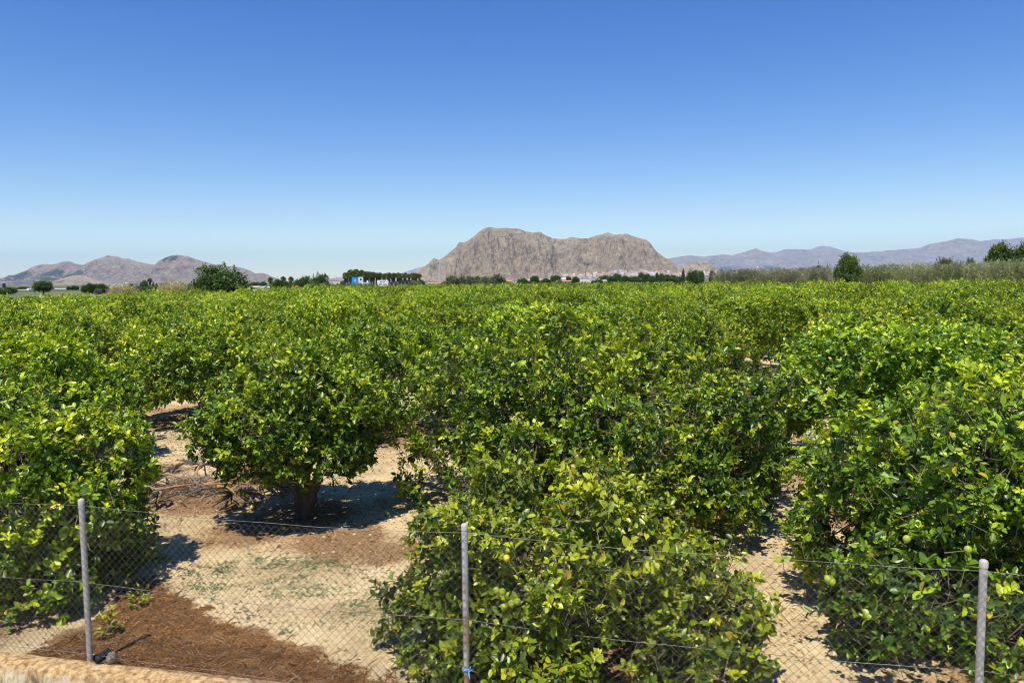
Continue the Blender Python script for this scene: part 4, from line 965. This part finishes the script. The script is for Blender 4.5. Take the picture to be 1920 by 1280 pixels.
x, y = place(556, 150); t = empty('parasol', (x, y, 0)); tag(t, 'red parasol in the garden below the palms', 'parasol')
H = height_at(556, 535, 150); m = MB(); A = np.arange(8) * math.pi / 4
m.add([(0, 0, H)] + [(0.85 * math.cos(a), 0.85 * math.sin(a), H - 0.42) for a in A] + [(0.85 * math.cos(a), 0.85 * math.sin(a), H - 0.62) for a in A], tris=[(0, 1 + k, 1 + (k + 1) % 8) for k in range(8)], quads=[(1 + k, 9 + k, 9 + (k + 1) % 8, 1 + (k + 1) % 8) for k in range(8)])
link('canopy', m.mesh('canopy', M['red']), t); m = MB(); m.tube([(0, 0, 0), (0, 0, H)], [0.03, 0.025], 6); link('pole', m.mesh('pole', M['galv']), t)

# ------------------------------------------------------------------ wall and fence
us_ = np.arange(-9.5, 9.5, 0.035); prof = [(4.52, -0.72), (4.52, -0.5), (4.52, -0.35), (4.52, -0.25), (4.52, -0.17), (4.52, -0.11), (4.52, -0.07), (4.525, -0.035), (4.535, -0.012), (4.55, 0.004), (4.575, 0.012), (4.6, 0.017), (4.63, 0.02), (4.66, 0.02), (4.69, 0.016), (4.71, 0.004), (4.73, -0.03), (4.735, -0.2)]
P_ = np.array(prof); UU, KK = np.meshgrid(us_, np.arange(len(prof)), indexing='ij'); VV = P_[KK, 0] + 0.03 * np.clip(UU + 4.0, -3, 3); ZZ = P_[KK, 1]
er = fbm(UU * 3.2, KK * 0.35, 81, 5); VV = VV + 0.016 * er * (KK > 3) + 0.006 * pnoise(UU * 21, KK * 1.7, 82) * (KK > 4); ZZ = ZZ + (0.008 * fbm(UU * 2.1, KK * 0.5, 83, 5) + 0.003 * pnoise(UU * 23, KK * 1.3, 84)) * (KK > 5)
cv = np.zeros(UU.shape + (3,)); cv[..., 0] = np.clip((KK - 6.2 + 1.6 * fbm(UU * 3, KK * 0.3, 85, 4)) / 1.6, 0, 1)
xx = UU * eu[0] + VV * ev[0]; yy = UU * eu[1] + VV * ev[1]; a_, b_ = UU.shape; i, j = np.meshgrid(np.arange(a_ - 1), np.arange(b_ - 1), indexing='ij')
mb = MB(); mb.add(np.stack([xx, yy, ZZ], -1).reshape(-1, 3), quads=np.stack([i * b_ + j, (i + 1) * b_ + j, (i + 1) * b_ + j + 1, i * b_ + j + 1], -1).reshape(-1, 4), col=cv.reshape(-1, 3))
tag(link('low_wall', mb.mesh('low_wall', M['plaster'], True, 'cover')), 'low cream plastered wall with a crumbling orange top under the fence', 'wall')

fence = empty('chain_link_fence', (*uv(0, FENCE_V), 0.02), FA)
tag(fence, 'chain-link fence on steel posts along the top of the low wall', 'fence')
POSTS = [(-7.48, 1.24, 'galv'), (-4.467, 1.235, 'galv'), (-1.484, 1.245, 'rust'), (1.548, 1.24, 'galv'), (4.58, 1.24, 'galv')]
PLAB = {1: 'leaning grey post footed on the crumbling wall', 2: 'post rusted brown towards its foot', 3: 'grey post with a rounded cap'}
for k, (u, h, mt) in enumerate(POSTS):
    m = MB(); r_ = 0.0215; n = 14
    m.tube([(0, 0, -0.05), (0, 0, h * 0.5), (0, 0, h - 0.012), (0, 0, h)], [r_, r_, r_, r_ * 0.98], n, cap=True)
    p = link('post', m.mesh('post', M[mt], True), fence, (u, 0.0, 0))
    if k in PLAB: p['label'] = PLAB[k]
    m = MB(); m.tube([(0, 0, h - 0.035), (0, 0, h - 0.004), (0, 0, h + 0.004), (0, 0, h + 0.009)], [r_ + 0.0022, r_ + 0.0022, r_ * 0.9, r_ * 0.5], n); link('cap', m.mesh('cap', M['galv'], True), p)
m = MB(); zt = 0.27; q = np.linspace(0, 6.283, 15)
m.tube(np.stack([0.0255 * np.cos(q), 0.0255 * np.sin(q), zt + 0.002 * np.sin(3 * q)], 1), 0.0045, 5); m.tube(np.stack([0.0255 * np.cos(q), 0.0255 * np.sin(q), zt + 0.01 + 0.002 * np.sin(2 * q)], 1), 0.0045, 5)
m.add([(0.02, -0.02, zt), (0.05, -0.035, zt + 0.022), (0.052, -0.033, zt + 0.012), (0.02, -0.022, zt - 0.008), (0.015, -0.026, zt), (0.03, -0.04, zt - 0.045), (0.036, -0.04, zt - 0.043), (0.024, -0.026, zt)], quads=[(0, 1, 2, 3), (4, 5, 6, 7)])
link('plastic_tie', m.mesh('plastic_tie', M['tie']), fence, (POSTS[2][0], 0, 0))['label'] = 'blue plastic string tied round the rusty post'
def sag(u): f = ((u - POSTS[0][0]) / 3.013) % 1.0; return 4 * f * (1 - f)
PH = 0.0288                                   # half a diamond
nw = int((4.58 + 7.48) / PH); nk = int(1.2 / PH)
I_, K_ = np.meshgrid(np.arange(nw), np.arange(nk + 1), indexing='ij')
uu = -7.48 + (I_ + ((I_ + K_) % 2)) * PH
zz = K_ * PH + 0.0
uu = uu + 0.012 * fbm(uu * 0.9, zz * 1.2, 91, 3); zz2 = zz + 0.018 * fbm(uu * 0.7, zz * 0.9, 92, 3) - 0.022 * sag(uu) * (zz / 1.2)
vv = -0.026 + 0.0016 * np.where((K_ % 2) == 0, 1, -1) + 0.03 * fbm(uu * 0.8, zz * 0.9, 93, 3) * np.clip(sag(uu), 0, 1)
PP = np.stack([uu, vv, zz2], -1); r_ = 0.0019
off = 0.74 * np.array([(r_, 0, 0), (0, r_, 0), (-r_, 0, 0), (0, -r_, 0)])
V_ = (PP[:, :, None, :] + off[None, None]).reshape(-1, 3); i, k = np.meshgrid(np.arange(nw), np.arange(nk), indexing='ij'); qs = []
for c in range(4):
    c2 = (c + 1) % 4; b0 = (i * (nk + 1) + k) * 4; b1 = b0 + 4; qs.append(np.stack([b0 + c, b0 + c2, b1 + c2, b1 + c], -1).reshape(-1, 4))
mb = MB(); mb.add(V_, quads=np.concatenate(qs)); o = link('wire_mesh', mb.mesh('wire_mesh', M['wire'], True), fence); o['kind'] = 'stuff'
ulin = np.linspace(-7.48, 4.58, 160)
for zz_, sg in ((1.2, 0.03), (0.62, 0.035), (0.06, 0.01)):
    m = MB(); m.tube(np.stack([ulin, np.full(160, -0.03) + 0.004 * np.sin(ulin * 3), zz_ - sg * sag(ulin) + 0.012 * fbm(ulin * 1.3, ulin * 0 + zz_ * 7, 95, 3)], 1), 0.0013, 5)
    link('tension_wire', m.mesh('tension_wire', M['tension'], True), fence)

# things at the foot of the first post
x, y = uv(-4.36, 4.70); m = MB(); rng = np.random.default_rng(3)
t = empty('pipe_end', (x, y, 0.06), FA); tag(t, 'short black pipe end lying at the foot of the post on the wall', 'pipe')
m.tube([(0, -0.05, 0), (0, 0.06, 0)], [0.032, 0.032], 12, cap=False); m.tube([(0, 0.06, 0), (0, -0.05, 0)], [0.026, 0.026], 12); link('sleeve', m.mesh('sleeve', M['black'], True), t)
m = MB(); m.tube([(0, -0.056, 0), (0, -0.04, 0)], [0.037, 0.037], 12, cap=False); link('collar', m.mesh('collar', M['black'], True), t)
def stone(name, loc, s, label, seed):
    rng = np.random.default_rng(seed); m = MB(); n = 10; V = []; prof_ = [(0.05, -0.9), (0.7, -0.75), (1.0, -0.2), (0.96, 0.3), (0.62, 0.8), (0.05, 0.95)]
    for rr, z in prof_:
        for k in range(n): a = k * 6.283 / n; q = 1 + rng.normal(0, 0.07); V.append((rr * s[0] * math.cos(a) * q, rr * s[1] * math.sin(a) * q, z * s[2]))
    m.add(V, quads=[(i * n + k, i * n + (k + 1) % n, (i + 1) * n + (k + 1) % n, (i + 1) * n + k) for i in range(5) for k in range(n)])
    return tag(link(name, m.mesh(name, M['stone'], False), None, loc), label, 'stone')
stone('stone', (*uv(-4.28, 4.70), 0.05), (0.04, 0.05, 0.05), 'grey rounded lump of concrete beside the black pipe end', 5)

# ------------------------------------------------------------------ ground cover
def scatter_in(rng, n, x0, x1, y0, y1, fn):
    x = rng.uniform(x0, x1, n); y = rng.uniform(y0, y1, n); k = rng.random(n) < fn(x, y); return x[k], y[k]
def blades(mb, rng, x, y, hmin, hmax, colA, colB, wid=0.12, lean=0.9):
    n = len(x); az = rng.uniform(0, 6.283, n); P = np.stack([x, y, ground_z(x, y) - 0.004], 1)
    L = rng.uniform(hmin, hmax, n); t_ = rng.random((n, 1))
    A = np.stack([np.cos(az) * lean, np.sin(az) * lean, rng.uniform(0.25, 1.2, n)], 1)
    leaves(mb, P, A, np.stack([-np.cos(az), -np.sin(az), np.full(n, 1.2)], 1), L, L * wid, (np.array(colA) * (1 - t_) + np.array(colB) * t_) * rng.uniform(0.65, 1.35, (n, 1)), 0, curl=0.35)
rng = np.random.default_rng(31); mb = MB()
bx = np.array(BROWN)
x, y = scatter_in(rng, 400000, bx[:, 0].min() - .1, bx[:, 0].max() + .1, max(bx[:, 1].min(), 4.7), bx[:, 1].max() + .1, lambda x, y: pip(x + 0.1 * pnoise(x * 5, y * 5, 1), y + 0.1 * pnoise(x * 5, y * 5, 2), BROWN) * (to_uv(x, y)[1] > 4.70) * np.clip(0.75 + fbm(x * 3, y * 3, 12, 3), 0.1, 1))
x, y = x[:110000], y[:110000]
blades(mb, rng, x, y, 0.012, 0.036, (0.2, 0.095, 0.033), (0.52, 0.29, 0.115), 0.2, 0.9)
k = rng.random(len(x)) < 0.004; blades(mb, rng, x[k], y[k], 0.06, 0.16, (0.4, 0.28, 0.14), (0.55, 0.43, 0.25), 0.025, 0.7)
tag(link('dry_grass', mb.mesh('dry_grass', M['dry'], False, 'leaf_col')), 'mat of dead red-brown weeds along the low wall', 'dry grass', kind='stuff')
mb = MB()
x, y = scatter_in(rng, 300000, -8, 8, 5.0, 17, lambda x, y: np.clip(litter_mask(x, y) - 0.3, 0, 1) * 0.9)
blades(mb, rng, x, y, 0.015, 0.05, (0.15, 0.07, 0.028), (0.42, 0.25, 0.11), 0.4, 1.4)
tag(link('leaf_litter', mb.mesh('leaf_litter', M['dry'], False, 'leaf_col')), 'brown leaf litter under the lemon trees', 'leaf litter', kind='stuff')
mb = MB()
x, y = scatter_in(rng, 260000, -9, 8, 4.9, 19, lambda x, y: np.clip(0.25 + 1.6 * fbm(x * 0.9, y * 0.9, 14, 3), 0.02, 0.8) * (litter_mask(x, y) < 0.35) * (to_uv(x, y)[1] > 4.9))
blades(mb, rng, x, y, 0.015, 0.06, (0.13, 0.095, 0.05), (0.52, 0.44, 0.27), 0.2, 1.1)  # straw; its darkest blades stand in for shaded specks and holes
tag(link('straw', mb.mesh('straw', M['dry'], False, 'leaf_col')), 'short pale and dark straw on the bare sandy soil', 'straw', kind='stuff')
mb = MB(); WP = [on_ground(*p) for p in ((330, 1070), (470, 1040), (640, 1045), (745, 1110), (760, 1215), (610, 1200), (480, 1170), (350, 1105))]
wp = np.array(WP); cx, cy_ = scatter_in(rng, 2400, wp[:, 0].min(), wp[:, 0].max(), wp[:, 1].min(), wp[:, 1].max(), lambda x, y: pip(x, y, WP) * np.clip(0.35 + 1.8 * fbm(x * 1.6, y * 1.6, 15, 3), 0, 1))
sz = rng.uniform(0.02, 0.06, len(cx)); extra = [on_ground(*p) for p in ((365, 1102), (380, 1098), (430, 1068), (440, 1072), (565, 1115), (490, 1142), (660, 1130), (520, 1120), (300, 870), (320, 872), (340, 868))]
cx = np.concatenate([cx, [e[0] for e in extra]]); cy_ = np.concatenate([cy_, [e[1] for e in extra]]); sz = np.concatenate([sz, np.full(len(extra), 0.1)])
X_, Y_ = [], []
for a, b, s_ in zip(cx, cy_, sz):
    n = int(6 + s_ * 260); X_.append(a + rng.normal(0, s_ * 0.75, n)); Y_.append(b + rng.normal(0, s_ * 0.75, n))
blades(mb, rng, np.concatenate(X_), np.concatenate(Y_), 0.01, 0.03, (0.12, 0.17, 0.07), (0.25, 0.30, 0.14), 0.5, 1.0)
x, y = scatter_in(rng, 9000, -7.2, -1.0, 8, 16, lambda x, y: np.clip(0.1 + 1.5 * fbm(x * 1.1, y * 1.1, 16, 3), 0, 0.7) * (litter_mask(x, y) < 0.3))
blades(mb, rng, x, y, 0.02, 0.06, (0.14, 0.17, 0.07), (0.32, 0.3, 0.15), 0.14, 0.8)
tag(link('weeds', mb.mesh('weeds', M['dry'], False, 'leaf_col')), 'small grey-green weeds dotting the sandy soil behind the fence', 'weeds', kind='stuff')
# clods and pebbles
mb = MB(); rng = np.random.default_rng(41)
x, y = scatter_in(rng, 30000, -8, 7, 4.8, 17, lambda x, y: np.clip(0.35 + 1.2 * fbm(x * 1.2, y * 1.2, 18, 3), 0.05, 1) * (to_uv(x, y)[1] > 4.85) * (1 - pip(x, y, BROWN)))
n = len(x); r_ = rng.uniform(0.005, 0.024, n) * rng.uniform(0.5, 1.4, n); az = rng.uniform(0, 6.283, n); z = ground_z(x, y)
base = np.array([(1, 0, 0), (0, 1, 0), (-1, 0, 0), (0, -1, 0), (0, 0, 0.75), (0, 0, -0.5)])
bb = base[None] * r_[:, None, None] * rng.uniform(0.6, 1.4, (n, 6, 1))
c_, s_ = np.cos(az)[:, None], np.sin(az)[:, None]
V_ = np.stack([bb[..., 0] * c_ - bb[..., 1] * s_ + x[:, None], bb[..., 0] * s_ + bb[..., 1] * c_ + y[:, None], bb[..., 2] + z[:, None] + 0.002], -1)
mb.add(V_.reshape(-1, 3), tris=((np.arange(n) * 6)[:, None, None] + np.array([(0, 1, 4), (1, 2, 4), (2, 3, 4), (3, 0, 4), (1, 0, 5), (2, 1, 5), (3, 2, 5), (0, 3, 5)])[None]).reshape(-1, 3), col=np.repeat(np.array([0.5, 0.39, 0.235]) * rng.uniform(0.4, 1.3, (n, 1)), 6, 0))
tag(link('clods', mb.mesh('clods', M['dry'], False, 'leaf_col')), 'loose clods and pebbles on the sandy soil', 'clods', kind='stuff')
# young yellow-green shoots by the first post
rng = np.random.default_rng(8)
for (px, py, n, s_, lab) in ((205, 1165, 70, 0.1, 'small yellow-green seedling right beside the post on the wall'), (262, 1112, 60, 0.1, 'small yellow-green seedling at the top of the dead weeds')):
    x, y = on_ground(px, py + 18); t = empty('seedling', (x, y, 0)); tag(t, lab, 'plant')
    mb = MB(); d = rand_dirs(rng, n); d[:, 2] = np.abs(d[:, 2]); P = d * rng.uniform(0.3, 1, (n, 1)) * np.array([s_, s_, s_ * 2.0])
    L = rng.uniform(0.03, 0.06, n); leaves(mb, P, d + 0.4 * rng.standard_normal((n, 3)), np.tile([0, 0, 1.0], (n, 1)) + 0.4 * rng.standard_normal((n, 3)), L, L * 0.55, np.array([0.26, 0.3, 0.03]) * rng.uniform(0.5, 1.3, (n, 1)), 1)
    link('foliage', mb.mesh('foliage', M['lemon_leaf'], True, 'leaf_col'), t)
    m = MB()
    for k in range(7): m.tube([(0, 0, -0.02), P[k] * 0.5 + np.array([0, 0, 0.02]), P[k]], [0.004, 0.003, 0.002], 4)
    link('stem', m.mesh('stem', M['twig']), t)

# dead palm fronds and brush
M['petiole'] = simple_mat('dead_petiole', (0.36, 0.17, 0.07), (0.5, 0.27, 0.12), 8, 0.75, vscale=(1, 1, 4))
M['deadleaf'] = simple_mat('dead_leaflet', (0.22, 0.17, 0.12), (0.4, 0.33, 0.25), 9, 0.85)
px_, py_ = on_ground(385, 922)
def frond(x, y, az, L, label, curl, seed, tint):
    rng = np.random.default_rng(seed); t = empty('dead_palm_frond', (x, y, 0.03), az); tag(t, label, 'palm frond', 'dead palm fronds'); curl = curl * 0.4
    m = MB(); s = np.linspace(0, 1, 9); pts = np.stack([s * L, 0.03 * np.sin(s * 4), 0.10 + curl * np.sin(s * 2.6)], 1)
    m.tube(pts, np.linspace(0.024, 0.008, 9), 6, jit=0.05, rng=rng); link('petiole', m.mesh('petiole', M['petiole'], True), t)
    m = MB(); n = 26
    f = rng.uniform(0.55, 1.0, n); P = np.stack([f * L, 0.03 * np.sin(f * 4), 0.10 + curl * np.sin(f * 2.6)], 1); sg = np.where(rng.random(n) < 0.5, -1, 1)
    A = np.stack([rng.uniform(0.2, 1.0, n), sg * rng.uniform(0.3, 1.0, n), rng.uniform(-0.4, 0.35, n)], 1); Lf = rng.uniform(0.25, 0.5, n)
    leaves(m, P, A, np.tile([0, 0, 1.0], (n, 1)) + 0.5 * rng.standard_normal((n, 3)), Lf, Lf * 0.09, np.zeros((n, 3)), 0, curl=0.2, fold=0.5)
    link('leaflets', m.mesh('leaflets', M['deadleaf']), t)
for a in ((0.02, 0.05, 0.62, 1.0, 'long orange dead frond stalk slanting up to the tree', 0.22, 1), (0.05, -0.05, 0.28, 1.05, 'orange dead frond stalk lying across the pile', 0.1, 2),
          (0.0, -0.12, -0.05, 1.0, 'lowest tan dead frond stalk pointing at the forked trunk', 0.06, 3), (-0.15, 0.0, 2.6, 0.75, 'grey dead frond at the back end of the pile', 0.16, 4),
          (-0.1, -0.1, -2.2, 0.6, 'grey dead frond curling down the front of the pile', 0.12, 5), (0.25, -0.2, -0.8, 0.6, 'tan dead frond lying flat before the pile', 0.05, 6),
          (-0.2, 0.2, 1.7, 0.55, 'short dead frond sticking up from the pile', 0.3, 7)):
    frond(px_ + a[0], py_ + a[1], a[2], a[3], a[4], a[5], a[6], 1)
mb = MB(); rng = np.random.default_rng(17)
for k in range(420):
    r0, a0 = abs(rng.normal(0, 0.55)), rng.uniform(0, 6.283); b = np.array([px_ - 0.15 + r0 * 1.15 * math.cos(a0), py_ - 0.05 + r0 * 0.9 * math.sin(a0), 0.02 + rng.uniform(0, 0.22) * max(0, 1 - r0 / 0.9)])
    az = rng.uniform(0, 6.283); L = rng.uniform(0.15, 0.5); e = b + np.array([math.cos(az) * L, math.sin(az) * L, rng.normal(0.0, 0.06)]); e[2] = max(e[2], 0.012)
    mb.tube(bezier(b, (b + e) / 2 + rng.normal(0, 0.04, 3) + np.array([0, 0, .03]), e, 4), [0.005, 0.004, 0.003, 0.0015], 3)
mb.tube([(px_ - 0.35, py_ + 0.9, 0), (px_ - 0.37, py_ + 0.9, 0.22), (px_ - 0.46, py_ + 0.92, 0.42)], [0.012, 0.01, 0.005], 5)
tag(link('brushwood', mb.mesh('brushwood', M['deadleaf'])), 'heap of thin grey dead twigs under the palm fronds', 'brushwood', kind='stuff')
for (px, py, lab) in ((458, 962, 'fallen yellow lemon in the shade of the forked trunk'), (473, 953, 'fallen yellow lemon a little behind the other in the shade')):
    x, y = on_ground(px, py); o = link('lemon', ME_LY, None, (x, y, 0.02)); o.rotation_euler = (1.4, 0.2, rt_.uniform(0, 6)); tag(o, lab, 'lemon')
# fruit on the trees
def fruit(tree, px, py, depth, me, s=1.0):
    d = ray(px, py); p = Vector((0, 0, HC)) + d * (depth / d.y); o = link('lemon', me, tree, p - tree.location); o.rotation_euler = (rt_.uniform(-.4, .4), rt_.uniform(-.4, .4), rt_.uniform(0, 6)); o.scale = (s, s, s)
for a in ((931, 1106, 4.88), (942, 1109, 4.86), (945, 1137, 4.87), (959, 1131, 4.88), (970, 1127, 4.86)): fruit(tB, *a, ME_LG, 0.8)
for a in ((1012, 1163, 4.87), (950, 1046, 4.95)): fruit(tB, *a, ME_LY, 0.75)
for a in ((1552, 1085, 4.75), (1560, 1090, 4.74), (1815, 1030, 4.6), (1700, 1010, 4.7)): fruit(tR, *a, ME_LG, 0.8)

# ------------------------------------------------------------------ air
hz = bpy.data.meshes.new('haze'); hb = MB(); hb.box((0, 9000, 848), (90000, 72000, 1702)); hz = hb.mesh('haze', [])
hm = bpy.data.materials.new('haze'); hm.use_nodes = True; nt = hm.node_tree
for n_ in list(nt.nodes):
    if n_.type == 'BSDF_PRINCIPLED': nt.nodes.remove(n_)
pv = nt.nodes.new('ShaderNodeVolumePrincipled'); pv.inputs['Density'].default_value = 2.3e-5; pv.inputs['Color'].default_value = (0.5, 0.7, 1.0, 1); pv.inputs['Anisotropy'].default_value = 0.0
nt.links.new(pv.outputs[0], nt.nodes['Material Output'].inputs['Volume'])
hz.materials.append(hm); ho = link('haze', hz); tag(ho, 'thin pale summer haze over the plain', 'haze', kind='stuff')
ho.visible_shadow = True
bpy.context.view_layer.update()
